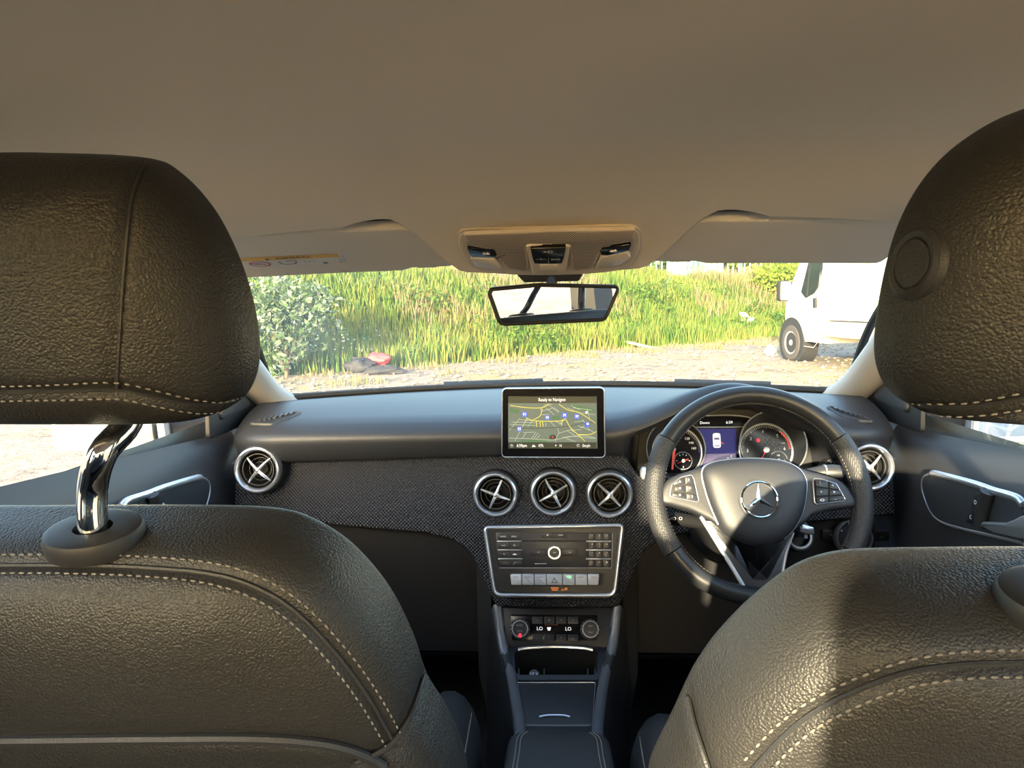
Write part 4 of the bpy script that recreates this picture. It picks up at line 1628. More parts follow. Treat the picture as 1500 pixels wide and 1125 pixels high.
mbt.prism(F, fillet([(x - .004, y - .0012), (x + .004, y - .0012), (x + .0038, y + .0004), (x + .0018, y + .0016), (x - .0016, y + .0016), (x - .0038, y + .0004)], .0005, 2), .0036, .0038)
x, y = zr(272, 512); mbd.tube([F(x - .0026, y - .0022, .004), F(x - .001, y + .0012, .004), F(x + .003, y + .0022, .004)], .0006, 6)
x, y = zr(152, 514)
obj('hang_up_mark', MB().tube([F(x - .003, y - .001, .004), F(x - .001, y + .0012, .004), F(x + .001, y + .0012, .004), F(x + .003, y - .001, .004)], .0006, 6), 'amberprint', t)
obj('disc_slot', MB().prism(F, [zr(352, 244), zr(1096, 244), zr(1096, 264), zr(352, 264)], .002, .0026), 'deep', t)
for x0, hw in ((645, 75), (798, 75)):
    obj('button', MB().prism(F, [zr(x0 - hw, 160), zr(x0 + hw, 160), zr(x0 + hw, 218), zr(x0 - hw, 218)], .002, .003, .0004), 'button', t)
x, y = zr(648, 186); mbt.poly(F, [(x - .0018, y), (x + .0018, y), (x, y + .0022)], .0034); mbt.poly(F, [(x - .0018, y - .0012), (x + .0018, y - .0012), (x + .0018, y - .0005), (x - .0018, y - .0005)], .0034)
mbt.text(F, 'CLEAR', *zr(798, 186), .0036, .0034, .85)
for x0, s_ in ((545, 'I<<'), (905, '>>I')):
    obj('skip_button', MB().prism(F, [zr(x0 - 95, 345), zr(x0 + 95, 345), zr(x0 + 95, 428), zr(x0 - 95, 428)], .002, .0032, .0006), 'button', t)
    mbt.text(F, s_, *zr(x0, 385), .0034, .0036)
x, y = zr(727, 384)
kn = obj('volume_knob', MB().lathe(F, [(.0128, .002), (.0128, .010), (.0118, .0125), (.0095, .0125), (.0085, .0105), (.0085, .008)], 40, x, y), 'silver', t)
obj('knob_centre', MB().lathe(F, [(.0086, .008), (.0084, .0095), (.0002, .0098)], 32, x, y), 'button', kn)
mbt.text(F, 'ON', x, y, .0034, .0102)
x, y = zr(565, 515)
obj('card_slot', MB().prism(F, fillet([zr(495, 515), zr(560, 500), zr(640, 512), zr(640, 522), zr(560, 532)], .0005, 2), .002, .0026), 'deep', t)
obj('card_edge', MB().prism(F, [zr(500, 514), zr(636, 512), zr(636, 519), zr(500, 520)], .0026, .0032), 'silver_matt', t)
obj('lettering', mbt, 'mark', t)
obj('fine_lettering', mbd, 'markdim', t)
# lower switch strip
obj('switch_bay', MB().prism(F, fillet([zr(150, 622), zr(1300, 622), zr(1290, 770), zr(170, 770)], .003, 3), .0008, .0016), 'deep', t)
cuts = [214, 352, 494, 634, 820, 964, 1108, 1246]
for i in range(7):
    a, b = cuts[i] + 4, cuts[i + 1] - 4
    rr_ = [.0005] * 4
    if i == 0: rr_ = [.002, .0005, .0005, .003]
    if i == 6: rr_ = [.0005, .003, .002, .0005]
    sw = obj('rocker_switch', MB().prism(F, fillet([zr(a + (14 if i == 0 else 0), 756), zr(b - (10 if i == 6 else 0), 758), zr(b, 634), zr(a, 634)], rr_, 3), .001, .0075, .0012), 'silver_key', t)
    if i == 3:
        x, y = zr(727, 706)
        for k_ in range(3):
            aa = [PI / 2 + 2 * PI * k_ / 3, PI / 2 + 2 * PI * (k_ + 1) / 3]
            p0, p1 = [(x + .0058 * math.cos(w_), y - .0008 + .0058 * math.sin(w_)) for w_ in aa]
            mm = MB().tube([F(*p0, .0078), F(*p1, .0078)], .0006, 6)
            obj('hazard_line', mm, 'label_ink', sw)
    elif i == 4:
        obj('indicator_lamp', MB().prism(F, rrect(*(zr(868, 0)[0], zr(910, 0)[0]), zr(0, 672)[1], zr(0, 652)[1], .0004, 2), .0074, .0079), 'greenled', sw)
    else:
        m0 = (a + b) / 2
        obj('switch_mark', MB().poly(F, [zr(m0 - 30, 668), zr(m0 + 30, 668), zr(m0 + 30, 662), zr(m0 - 30, 662)], .0077), 'label_ink', sw)
mba = MB()
mba.text(F, 'PASSENGER', *zr(730, 798), .0027, .0014)
mba.text(F, 'AIR BAG', *zr(733, 822), .0030, .0014)
mba.text(F, 'OFF', *zr(825, 822), .0030, .0014)
mba.lathe(F, [(.0022, .0014), (.0016, .0014)], 16, *zr(862, 808))
obj('airbag_notice', mba, 'amber', t)


# ------------------------------------------------------------------ climate panel
def plane2(p0, p1):
    """frame on the car's centre line: y axis from p1 up to p0, z outwards"""
    Y = Vector(p0) - Vector(p1)
    Y.x = 0
    Y.normalize()
    X = Vector((1, 0, 0))
    o = (Vector(p0) + Vector(p1)) / 2
    return Frame((0, o.y, o.z), X, Y, X.cross(Y))


K0, K1, K2, K3 = W(812, 888, 1.335), W(812, 946, 1.30), W(812, 994, 1.235), W(812, 1066, 1.09)
F = plane2(K0, K1)
t = thing('climate_panel', F(0, -.04, 0), 'black climate control panel with two dials above the storage cubby', 'climate control')
obj('panel', MB().prism(F, F.pl([(728, 890), (900, 890), (893, 949), (738, 949)]), -.03, -.001, .001), 'panel', t)
obj('control_face', MB().prism(F, fillet(F.pl([(748, 900), (876, 901), (874, 938), (750, 938)]), .004, 3), -.002, .0008, .0005), 'gloss', t)


def zc(a, b):        # zoom of [730,885,900,1005]
    return F.p(730 + a * 170 / 1500, 885 + b * 120 / 1059)


for (a, b) in ((283, 322), (1188, 328)):
    x, y = zc(a, b)
    obj('dial_collar', MB().lathe(F, [(.0195, -.002), (.0195, .003), (.017, .005), (.0155, .003)], 40, x, y), 'plastic_mid', t)
    kn = obj('dial', MB().lathe(F, [(.0160, .0), (.0158, .012), (.0148, .0138), (.0140, .0138)], 40, x, y), 'silver_key', t)
    obj('dial_cap', MB().lathe(F, [(.0142, .0125), (.0138, .0140), (.0002, .0142)], 36, x, y), 'button', kn)
    mt = MB()
    for i in range(11):
        an = math.radians(205 - 23 * i)
        cx_, cy_ = x + .0178 * math.cos(an), y + .0178 * math.sin(an)
        mt.disc(F, cx_, cy_, .0056, .0006, 8)
    obj('tick', mt, 'mark', t)
mbt = MB()
mbt.text(F, 'AUTO', *zc(280, 280), .0044, .0146)
mbt.text(F, 'ZONE', *zc(280, 352), .0038, .0146)
mbt.text(F, 'REST', *zc(1188, 290), .0040, .0146)
mbt.text(F, 'MAX', *zc(1188, 370), .0040, .0146)
obj('dial_lettering', mbt, 'markdim', t)
obj('zone_lamp', MB().disc(F, *zc(285, 408), .0147, .0034, 16, .0042), 'redled', t)
mbt = MB()
mbt.text(F, 'LO', *zc(535, 318), .0092, .0014)
mbt.text(F, 'LO', *zc(904, 322), .0092, .0014)
x, y = zc(655, 320)
mbt.poly(F, [(x - .004, y + .003), (x + .004, y + .003), (x + .0022, y - .003), (x - .0022, y - .003)], .0014)
obj('readout', mbt, 'whiteled', t)
mbt = MB()
for b, row in ((208, ('~', '#', '+', '=')), (436, ('-', '*', '+', '--'))):
    for a, s_ in zip((505, 657, 812, 965), row):
        obj('button', MB().prism(F, [zc(a - 66, b - 46), zc(a + 66, b - 46), zc(a + 66, b + 46), zc(a - 66, b + 46)], .0006, .0018, .0004), 'button', t)
        mbt.text(F, s_, *zc(a, b), .006, .0021)
obj('button_mark', mbt, 'markdim', t)
obj('amber_line', MB().poly(F, [zc(600, 272), zc(770, 272), zc(770, 264), zc(600, 264)], .0014), 'amberprint', t)  # thin amber line above the readout

# ------------------------------------------------------------------ centre console
t = thing('centre_console', (0, 1.1, .27), 'dark centre console with storage cubby and lidded tray between the seats', 'console')
prof = [(K0, 99), (K1, 92), (K2, 80), (K3, 70), (W(812, 1100, 1.02), 74)]
edge = []
for q, hw in prof:
    edge.append((q.y, q.z, hw * q.y / FPX))
edge.append((.50, edge[-1][1], edge[-1][2] + .012))
for s in (-1, 1):
    rows = []
    for y, z, w in edge:
        rows.append([(s * (w - .022), y, z - .006), (s * (w - .016), y, z + .004), (s * (w - .004), y, z + .004), (s * (w + .004), y, z - .008), (s * (w + .012), y, z - .10), (s * (w + .02), y, .27)])
    obj('side_wall', MB().grid(rows), 'plastic', t, ang=50)
    pth = [Vector((s * (w - .010), y, z + .003)) for y, z, w in edge[:5]]
    obj('side_rail', MB().tube(smooth(pth, 5), .0095, 10, flat=.7), 'rail', t)
# open cubby between the climate panel and the tray
Fc = plane2(K1, K2)
op = fillet(Fc.pl([(753, 953), (877, 953), (875, 989), (755, 989)]), .012, 5)
cu = ccw(op)
rows = [[Fc(a, b, .0) for a, b in cu], [Fc(a, b, -.085) for a, b in inset(cu, .006)]]
mb = MB().grid(rows, cu=True)
mb.add([Fc(a, b, -.085) for a, b in inset(cu, .006)], [list(range(len(cu)))])
obj('cubby', mb, 'deep', t)
# surround: outer rect to opening
outer = Fc.pl([(738, 948), (893, 948), (884, 996), (746, 996)])
o2 = resample(ccw(outer), len(cu), True)
i0 = min(range(len(cu)), key=lambda i: (Vector(cu[i]) - Vector(o2[0])).length)
cu2 = cu[i0:] + cu[:i0]
obj('cubby_surround', MB().grid([[Fc(a, b, 0) for a, b in o2], [Fc(a, b, .001) for a, b in cu2]], cu=True), 'panel', t)
pth = [Fc(*Fc.p(a, b), .004) for a, b in ((759, 953.5), (775, 951), (812, 949.5), (850, 951), (868, 954))]
obj('chrome_lip', MB().tube(smooth(pth, 6), .0034, 8), 'silver', t)
sk = Fc.p(782, 984)
so_ = obj('power_socket', MB().lathe(Fc, [(.0105, -.05), (.0105, -.012), (.009, -.008), (.0002, -.008)], 28, sk[0], sk[1] + .002), 'plastic_mid', t)
obj('socket_mark', MB().text(Fc, '12 V', sk[0], sk[1] + .001, .0085, -.0075), 'mark', so_)
for a in (760, 797, 861, 872):
    x, y = Fc.p(a, 981)
    obj('divider', MB().box((x, y, -.02), (.002, .013, .03), Fc), 'plastic_mid', t)
# tray with sliding lid
Ft = plane2(K2, K3)
obj('tray_surround', MB().prism(Ft, Ft.pl([(743, 996), (886, 996), (874, 1075), (752, 1075)]), -.02, 0, .001), 'panel', t)
lol = fillet(Ft.pl([(755, 1000.5), (873, 1000.5), (868, 1064), (760, 1064)]), .006, 5)
ld = obj('tray_lid', MB().prism(Ft, inset(ccw(lol), .0012), 0, .0015, .0006), 'softtouch', t)
obj('lid_trim', MB().band(Ft, lol, .0016, .0, .0024, 4), 'silver_matt', ld)
pth = [Ft(*Ft.p(a, b), .003) for a, b in ((790, 1053), (800, 1051), (812, 1050.5), (826, 1051), (835, 1053))]
obj('lid_grip', MB().tube(smooth(pth, 4), .0022, 8), 'silver', ld)

# armrest
t = thing('armrest', (0, .75, .52), 'black leather armrest lid with pale double stitching between the seats', 'armrest')
zt = WZ
arm_z = .615
fr_l, fr_r = W(752, 1062, .985), W(872, 1062, .985)
hw0 = (fr_r.x - fr_l.x) / 2
az_ = fr_l.z
Fa = Frame((0, .74, az_ - .028), (1, 0, 0), (0, 1, 0), (0, 0, 1))
ol = fillet([(-.092, -.24), (.092, -.24), (hw0 + .012, .245), (-hw0 - .012, .245)], [.03, .03, .035, .035], 8)
mb = MB()
mb.puff(Fa, resample(ol, 160, True), (0, 0), .030, 7, .03, 8, 16)
obj('cushion', mb, 'leather_fine', t, ang=70)
bv = BVHTree.FromPolygons(mb.v, mb.f)
mbs = MB()
for s in (-1, 1):
    for off in (0, .0055):
        pth, nn = [], []
        for q in smooth([(s * (hw0 - .010 - off), .235), (s * (hw0 - .001 - off), .215), (s * (hw0 + .001 - off), .16), (s * (.073 - off), .0), (s * (.079 - off), -.2)], 16):
            h = bv.ray_cast(Fa(q[0], q[1], .2), Vector((0, 0, -1)))
            if h[0]:
                pth.append(h[0]); nn.append(Vector((0, 0, 1)))
        mbs.tube([p + Vector((0, 0, .0002)) for p in pth], .0008, 6)
obj('stitching', mbs, 'thread', t)
obj('hinge_block', MB().box((0, .74, az_ - .11), (.13, .42, .13), bev=.01), 'plastic', t)

# ------------------------------------------------------------------ instrument cluster
F = FR(1057, 655, 1.425, 16)
PXM = 1.425 / FPX
t = thing('instrument_cluster', F(0, -.06, 0), 'instrument cluster with two round gauges and a blue display under the hood', 'instrument cluster')
obj('mask', MB().prism(F, fillet(F.pl([(930, 720), (1200, 720), (1196, 604), (1110, 600), (1010, 600), (940, 606)]), .02, 5), -.03, -.004), 'deep', t)


def gauge(cx, cy, r_out, dcx, dcy, r_in, nums, label):
    x0, y0 = F.p(cx, cy, .02)
    x1, y1 = F.p(dcx, dcy)
    ro, ri = r_out * PXM * .985, r_in * PXM
    g = obj('gauge_bezel', MB().grid([[F(x1 + (x0 - x1) * k + (ri + (ro - ri) * k) * math.cos(a), y1 + (y0 - y1) * k + (ri + (ro - ri) * k) * math.sin(a), z) for a in [2 * PI * i / 56 for i in range(56)]]
                                      for k, z in ((0, .0), (.2, .004), (.6, .012), (1, .02))], cu=True), 'panel', t)
    g['label'] = label
    for (xx, yy, rr, z, wd_) in ((x0, y0, ro, .0205, .0026), (x1, y1, ri, .001, .0045)):
        obj('ring', MB().lathe(F, [(rr + wd_ * .5, z - .002), (rr + wd_ * .4, z + .001), (rr, z + .002), (rr - wd_ * .5, z + .0005), (rr - wd_ * .5, z - .002)], 56, xx, yy), 'silver_matt', g)
    obj('dial', MB().disc(F, x1, y1, .0002, ri, 48), 'gloss', g)
    return g, x1, y1, ri


g, x, y, r = gauge(1133, 650, 48, 1122, 659, 38, None, 'rev counter with red needle')
mt = MB()
for n_, a in (('1', 215), ('2', 182), ('3', 142), ('4', 97), ('5', 49), ('6', 3)):
    mt.text(F, n_, x + r * .70 * math.cos(math.radians(a)), y + r * .70 * math.sin(math.radians(a)), .0088, .0008)
mt.text(F, 'x1000', x + r * .68 * math.cos(math.radians(22)), y + r * .66 * math.sin(math.radians(22)), .0042, .0008)
for i in range(50):
    a = math.radians(215 - 212 * i / 49)
    k0 = .86 if i % 10 else .82
    mt.add([F(x + r * k * math.cos(a + da), y + r * k * math.sin(a + da), .0008) for k, da in ((k0, -.006), (.93, -.006), (.93, .006), (k0, .006))], [[0, 1, 2, 3]])
obj('scale', mt, 'mark', g)
obj('red_zone', MB().lathe(F, [(r * .94, .0008), (r * .86, .0008)], 14, x, y, a0=math.radians(2), a1=math.radians(48)), 'needle', g)
mc = MB()
for i in range(7):
    for j in range(7):
        if (i + j) % 2 == 0:
            cxq, cyq = x + r * (-.02 + .09 * i), y + r * (.02 + .09 * j)
            rad = math.hypot(cxq - x, cyq - y)
            if r * .2 < rad < r * .58:
                mc.add([F(cxq + dx_ * r * .045, cyq + dy_ * r * .045, .0007) for dx_, dy_ in ((-1, -1), (1, -1), (1, 1), (-1, 1))], [[0, 1, 2, 3]])
obj('chequer', mc, 'plastic_mid', g)
a = math.radians(238)
obj('needle', MB().tube([F(x - .1 * r * math.cos(a), y - .1 * r * math.sin(a), .004), F(x + .62 * r * math.cos(a), y + .62 * r * math.sin(a), .004)], [.0014, .0007], 6), 'needle', g)
obj('needle_hub', MB().lathe(F, [(.0058, .001), (.0055, .006), (.0002, .007)], 20, x, y), 'silver_key', g)
xx, yy = F.p(1110.5, 645)
obj('warning_lamp', MB().poly(F, circ(xx, yy, .0040, 14), .0009), 'redled', g)
xx, yy = F.p(1140, 674)
obj('sub_dial', MB().lathe(F, [(.0185, .001), (.0178, .0026), (.017, .001), (.0168, .0006), (.0002, .0006)], 36, xx, yy), 'silver_matt', g)
obj('sub_dial_face', MB().disc(F, xx, yy, .0018, .0166, 32), 'gloss', g)
obj('sub_needle', MB().tube([F(xx + .004, yy - .0008, .0035), F(xx - .012, yy + .003, .0035)], [.0012, .0006], 6), 'needle', g)
obj('sub_hub', MB().disc(F, xx, yy, .0042, .0034, 14), 'silver_key', g)
mt = MB()
mt.text(F, '1/2', xx, yy + .009, .0046, .0022)
mt.text(F, 'F', xx + .011, yy, .0046, .0022)
obj('sub_scale', mt, 'mark', g)

g, x, y, r = gauge(990, 657, 43, 992, 662, 36, None, 'speedometer with red needle')
mt = MB()
for n_, a in (('20', 215), ('40', 180), ('60', 145), ('80', 110), ('100', 80), ('120', 52), ('140', 32), ('160', 12)):
    mt.text(F, n_, x + r * .68 * math.cos(math.radians(a)), y + r * .68 * math.sin(math.radians(a)), .0070, .0008)
for i in range(50):
    a = math.radians(235 - 235 * i / 49)
    mt.add([F(x + r * k * math.cos(a + da), y + r * k * math.sin(a + da), .0008) for k, da in ((.86, -.006), (.93, -.006), (.93, .006), (.86, .006))], [[0, 1, 2, 3]])
obj('scale', mt, 'mark', g)
n0, n1 = F.p(987, 660), F.p(984.5, 688)
obj('needle', MB().tube([F(*n0, .004), F(*n1, .004)], [.0030, .0018], 6), 'needle', g)
obj('needle_tip', MB().tube([F(*n0, .005), F(*F.p(988.5, 657), .005)], [.0030, .0016], 6), 'silver_key', g)
xx, yy = F.p(1000.5, 675)
obj('sub_dial', MB().lathe(F, [(.0185, .001), (.0178, .0026), (.017, .001), (.0168, .0006), (.0002, .0006)], 36, xx, yy), 'silver_matt', g)
obj('sub_dial_face', MB().disc(F, xx, yy, .0018, .0166, 32), 'gloss', g)
mt = MB()
for a in (0, 60, 90, 120, 180, 270):
    a = math.radians(a)
    mt.add([F(xx + k * math.cos(a + da), yy + k * math.sin(a + da), .0022) for k, da in ((.011, -.04), (.014, -.04), (.014, .04), (.011, .04))], [[0, 1, 2, 3]])
obj('sub_scale', mt, 'mark', g)
obj('sub_needle', MB().tube([F(xx + .010, yy + .003, .0035), F(xx - .012, yy - .005, .0035)], [.0016, .0006], 6), 'needle', g)
obj('sub_hub', MB().disc(F, xx, yy, .0044, .0036, 14), 'silver_key', g)

# centre display
ds = obj('display', MB().prism(F, F.pl([(1027, 690), (1079, 690), (1078, 628), (1022, 628)]), -.003, .001), 'screen_blue', t)
obj('status_strip', MB().poly(F, F.pl([(1029, 686), (1079, 685), (1077, 664.5), (1028, 665)]), .0014), 'screen_mauve', ds)
obj('header', MB().prism(F, F.pl([(1024, 626), (1084, 626), (1098, 613), (1070, 610), (1030, 610), (1022, 615)]), .0, .0012), 'gloss', t)
for ln in ([(1020, 626), (1084, 625.5), (1090, 622), (1102, 613)], [(1026, 609.5), (1060, 608.5), (1085, 609.5), (1102, 613)]):
    obj('trim_line', MB().tube(smooth([F(*F.p(a, b), .003) for a, b in ln], 4), .0012, 8), 'silver_matt', t)
mt = MB()
mt.text(F, 'Down', *F.p(1032, 619.5), .0078, .0018)
mt.text(F, '6:59', *F.p(1068, 619), .0078, .0018)
mt.text(F, 'C', *F.p(1071, 669), .006, .0022)
mt.text(F, '22', *F.p(1066, 671.5), .005, .0022)
obj('display_lettering', mt, 'whiteled', ds)
cxp, cyp = F.p(1049.7, 645.5)
car = obj('car_graphic', MB().prism(F, fillet([(cxp - .0075, cyp - .0145), (cxp + .0075, cyp - .0145), (cxp + .0075, cyp + .0150), (cxp - .0075, cyp + .0150)], .005, 5), .0012, .0018), 'whiteled', ds)
mm = MB()
mm.poly(F, [(cxp - .0055, cyp + .0015), (cxp + .0055, cyp + .0015), (cxp + .005, cyp + .0060), (cxp - .005, cyp + .0060)], .0022)
mm.poly(F, [(cxp - .0050, cyp - .0115), (cxp + .0050, cyp - .0115), (cxp + .0052, cyp - .0095), (cxp - .0052, cyp - .0095)], .0022)
obj('car_window', mm, 'screen_mauve', ds)
obj('open_door', MB().poly(F, [(cxp + .0078, cyp - .002), (cxp + .0140, cyp - .0058), (cxp + .0130, cyp - .0072), (cxp + .0076, cyp - .005)], .0022), 'needle', ds)

# ------------------------------------------------------------------ steering wheel
F = FR(1109, 724, 1.17, 21)
PXM = 1.17 / FPX
t = thing('steering_wheel', F(0, -.18, 0), 'black leather multifunction steering wheel with silver trim and star emblem', 'steering wheel')
RM, RS = .1690, .0165


def arc(a0, a1, n, r=RM, z=0.0):
    return [F(r * math.cos(math.radians(a0 + (a1 - a0) * i / n)), r * 1.0 * math.sin(math.radians(a0 + (a1 - a0) * i / n)), z) for i in range(n + 1)]


def rimseg(a0, a1, n, rs, nm, mt_):
    rows = []
    for i in range(n + 1):
        a = math.radians(a0 + (a1 - a0) * i / n)
        # flattened bottom
        rr_ = RM - (.006 * max(0, -math.sin(a) - .8) / .2)
        c_ = Vector((math.cos(a), math.sin(a), 0))
        row = []
        for k in range(18):
            u = 2 * PI * k / 18
            d_ = rr_ + rs * .95 * math.cos(u)
            row.append(F(c_.x * d_, c_.y * d_, rs * 1.12 * math.sin(u)))
        rows.append(row)
    return obj(nm, MB().grid(rows, cu=True, cap=True), mt_, t, ang=60)


rimseg(34, 147, 60, RS, 'rim_top', 'leather_smooth')['label'] = 'smooth black leather upper rim'
rimseg(213, 326, 60, RS, 'rim_bottom', 'leather_smooth')['label'] = 'smooth black leather lower rim'
rimseg(147.6, 212.4, 40, RS * 1.06, 'grip', 'leather_perf')['label'] = 'perforated leather grip'
rimseg(-33.4, 33.4, 40, RS * 1.06, 'grip', 'leather_perf')['label'] = 'perforated leather grip'
pth = arc(-60, 240, 220, RM - RS * .92, .004)
nn = [(F.o - p).normalized() for p in pth]
obj('stitching', MB().stitches(pth, nn, .0012, ln=.0045, gap=.0015, w=.0008, h=.0008), 'thread', t)
# spoke pods
lp = F.pl([(966, 735), (969, 713), (984, 699), (1020, 687), (1044, 682), (1050, 700), (1058, 770), (1040, 764), (1012, 750), (985, 742)])
rp_ = F.pl([(1150, 770), (1166, 700), (1160, 682), (1180, 690), (1215, 699), (1236, 711), (1252, 736), (1246, 744), (1215, 748), (1186, 757), (1168, 772)])
for ol in (lp, rp_):
    c_ = Vector((sum(q[0] for q in ol) / len(ol), sum(q[1] for q in ol) / len(ol)))
    mb = MB().puff(F, resample(smooth(ol, 4, True), 70, True), c_, .018, 6, .02, 6, 10, -.004)
    obj('spoke_pod', mb, 'softtouch', t, ang=60)
# lower spokes (open V)
obj('lower_spoke', MB().prism(F, fillet(F.pl([(1026, 756), (1058, 776), (1082, 800), (1103, 846), (1122, 848), (1124, 800), (1160, 780), (1150, 830), (1143, 868), (1096, 870), (1084, 852), (1050, 795)]), .004, 3), -.014, .004, .003), 'spokegrey', t)
for ln in ([(1026, 757), (1050, 796), (1072, 832), (1090, 862)], [(1161, 780), (1152, 806), (1147, 830), (1145, 850)]):
    obj('spoke_trim', MB().tube(smooth([F(*F.p(a, b), .004) for a, b in ln], 4), [.0035] * 13 if ln[0][0] < 1100 else [.0022] * 13, 8), 'silver_matt', t)
# airbag cover with silver surround
ab = [(1029, 692), (1040, 679), (1070, 673), (1107, 671.5), (1146, 675), (1170, 686), (1181, 703), (1181, 725), (1175, 753), (1160, 779), (1140, 793), (1109, 799), (1082, 791), (1059, 777), (1046, 752), (1035, 722)]
pol = smooth(F.pl(ab, .02), 5, True)
cc = F.p(1108, 733, .02)
cov = obj('airbag_cover', MB().puff(F, resample(pol, 90, True), cc, .026, 3.6, .03, 8, 14, .012), 'softtouch', t, ang=60)
tr = [F(q[0], q[1], .0165) for q in pol]
n_ = len(tr)
obj('cover_trim', MB().tube(tr[:int(n_ * .62)], .0019, 8), 'silver', t)
obj('cover_trim', MB().tube(tr[int(n_ * .84):] + tr[:1], .0019, 8), 'silver', t)
# emblem
ex, ey = F.p(1112, 732, .036)
Z0 = .0372
obj('emblem_dish', MB().lathe(F, [(.0345, Z0 - .006), (.0335, Z0 + .0006), (.031, Z0), (.0002, Z0 - .001)], 48, ex, ey), 'button', cov)
obj('emblem_ring', MB().lathe(F, [(.0300, Z0 - .001), (.0298, Z0 + .003), (.0282, Z0 + .0042), (.0266, Z0 + .003), (.0264, Z0 - .001)], 56, ex, ey), 'chrome', cov)
mb = MB()
for k in range(3):
    a = PI / 2 + k * 2 * PI / 3
    tip = F(ex + .0270 * math.cos(a), ey + .0270 * math.sin(a), Z0 + .002)
    c0 = F(ex, ey, Z0 + .0058)
    bl_ = F(ex + .0056 * math.cos(a + PI / 3), ey + .0056 * math.sin(a + PI / 3), Z0 + .0005)
    br_ = F(ex + .0056 * math.cos(a - PI / 3), ey + .0056 * math.sin(a - PI / 3), Z0 + .0005)
    mb.add([tip, c0, bl_, br_], [[0, 2, 1], [0, 1, 3]])
obj('emblem_star', mb, 'chrome', cov, smooth_=False)
mb = MB()
for (a, b, s_) in ((1070, 713, 1), (1151, 716, -1)):
    x, y = F.p(a, b, .036)
    mb.poly(F, [(x - .007, y), (x + .007, y + .0004), (x + .007, y + .0012), (x - .007, y + .0012)], .0372)
x, y = F.p(1116, 775, .03)
mbt = MB().text(F, 'AIRBAG', x, y, .0070, .0335)
obj('airbag_mark', mbt, 'button', cov)


# thumb buttons
def pod(ol_px, rows_px, marks, zz_=.016):
    ol = fillet(F.pl(ol_px, zz_), [.006] * len(ol_px), 5)
    k = obj('button_pad', MB().prism(F, inset(ccw(ol), .001), zz_ - .006, zz_, .0008), 'deep', t)
    obj('pad_trim', MB().band(F, ol, .0030, zz_ - .001, .0024, 4), 'silver', k)
    for q in rows_px:
        obj('thumb_button', MB().prism(F, fillet(F.pl(q, zz_), .0012, 3), zz_ - .002, zz_ + .0016, .0007), 'button', k)
    m_ = MB()
    for s_, a, b, h in marks:
        x_, y_ = F.p(a, b, zz_ + .002)
        if s_ in 'udlr' and len(s_) == 1:
            an = {'u': 90, 'd': 270, 'l': 180, 'r': 0}[s_]
            m_.poly(F, [(x_ + h * math.cos(math.radians(an + o_)), y_ + h * math.sin(math.radians(an + o_))) for o_ in (0, 120, 240)], zz_ + .002)
        elif s_ == 'o':
            m_.lathe(F, [(h, zz_ + .002), (h * .55, zz_ + .002)], 16, x_, y_, .6)
        else:
            m_.text(F, s_, x_, y_, h, zz_ + .002)
    obj('button_mark', m_, 'mark', k)


pod([(979, 728), (983, 709), (997, 698), (1014, 694), (1018, 702), (1025, 733), (1022, 737)],
    [[(986, 708), (996, 701), (1002, 699.5), (1003, 709), (988, 711)], [(1003, 699.5), (1014, 697), (1017, 708), (1004, 709)], [(988.5, 713), (1003, 711), (1004, 721), (988, 719)],
     [(1004, 711), (1017.5, 709.5), (1020, 722.5), (1005, 721)], [(984, 724), (987, 721), (1004, 722.5), (1005, 731), (985, 727)], [(1005, 723), (1020, 724.5), (1023, 733.5), (1006, 731.5)]],
    [('u', 996, 705.5, .0022), ('l', 996, 715, .0022), ('r', 1010.5, 715, .0022), ('d', 996, 725, .0022), ('3', 1009, 703, .005), ('5', 1014, 727.5, .005)])
pod([(1189, 704), (1192, 699.5), (1204, 700.5), (1226, 708), (1240, 732), (1236, 735), (1196, 740.5), (1192, 737)],
    [[(1194, 703), (1213, 705), (1213, 715.5), (1194, 712.5)], [(1214, 705), (1224, 709), (1230, 717.5), (1214, 715.5)], [(1194, 714), (1213, 717), (1213, 726), (1195, 727)], [(1214, 717), (1231, 719), (1234, 724.5), (1214, 726)],
     [(1195, 728.5), (1213, 727.5), (1213, 736), (1197, 738)], [(1214, 727.5), (1235, 726), (1237, 732), (1214, 735.5)]],
    [('(', 1201.5, 707, .007), ("'", 1211, 707.5, .007), ('+', 1220, 711, .008), ('x', 1203, 720, .006), ('d', 1222, 720.5, .0024), ('o', 1204.5, 732.5, .0036), ('-', 1224, 731, .009)])

# steering column shroud
obj('column_shroud', MB().tube([F(0, -.005, -.02), F(0, -.015, -.10), F(0, -.03, -.24)], [.055, .065, .08], 24), 'plastic', t)

# stalks
F = FR(1109, 724, 1.24, 21)
s1 = thing('gear_stalk', F(.06, .02, 0), 'dark column stalk with a silver band above the driver side spoke', 'stalk')
P0, P1, P2 = W(1150, 702, 1.26), W(1207, 692, 1.255), W(1231, 692, 1.25)
obj('lever', MB().tube([P0, P0.lerp(P1, .6), P1], [.010, .0125, .0135], 14), 'plastic_mid', s1)
obj('band', MB().tube([P1 - Vector((.0012, 0, 0)), P1 + Vector((.0022, 0, 0))], .0142, 16), 'silver', s1)
obj('tip', MB().tube([P1 + Vector((.002, 0, 0)), P1.lerp(P2, .5), P2, P2 + Vector((.005, 0, 0))], [.0138, .0145, .013, .006], 14), 'plastic_mid', s1)
s2 = thing('indicator_stalk', W(1010, 768, 1.25), 'black column stalk with printed symbols under the passenger side spoke', 'stalk')
P0, P1 = W(1030, 766, 1.26), W(972, 757, 1.23)
obj('lever', MB().tube([P0, P0.lerp(P1, .6), P1], [.011, .012, .012], 14), 'plastic', s2)
obj('tip', MB().tube([P1, P1 + Vector((-.004, 0, 0))], [.0125, .010], 14), 'silver_matt', s2)
m_ = MB()
Fq = FR(990, 761, 1.215, 21)
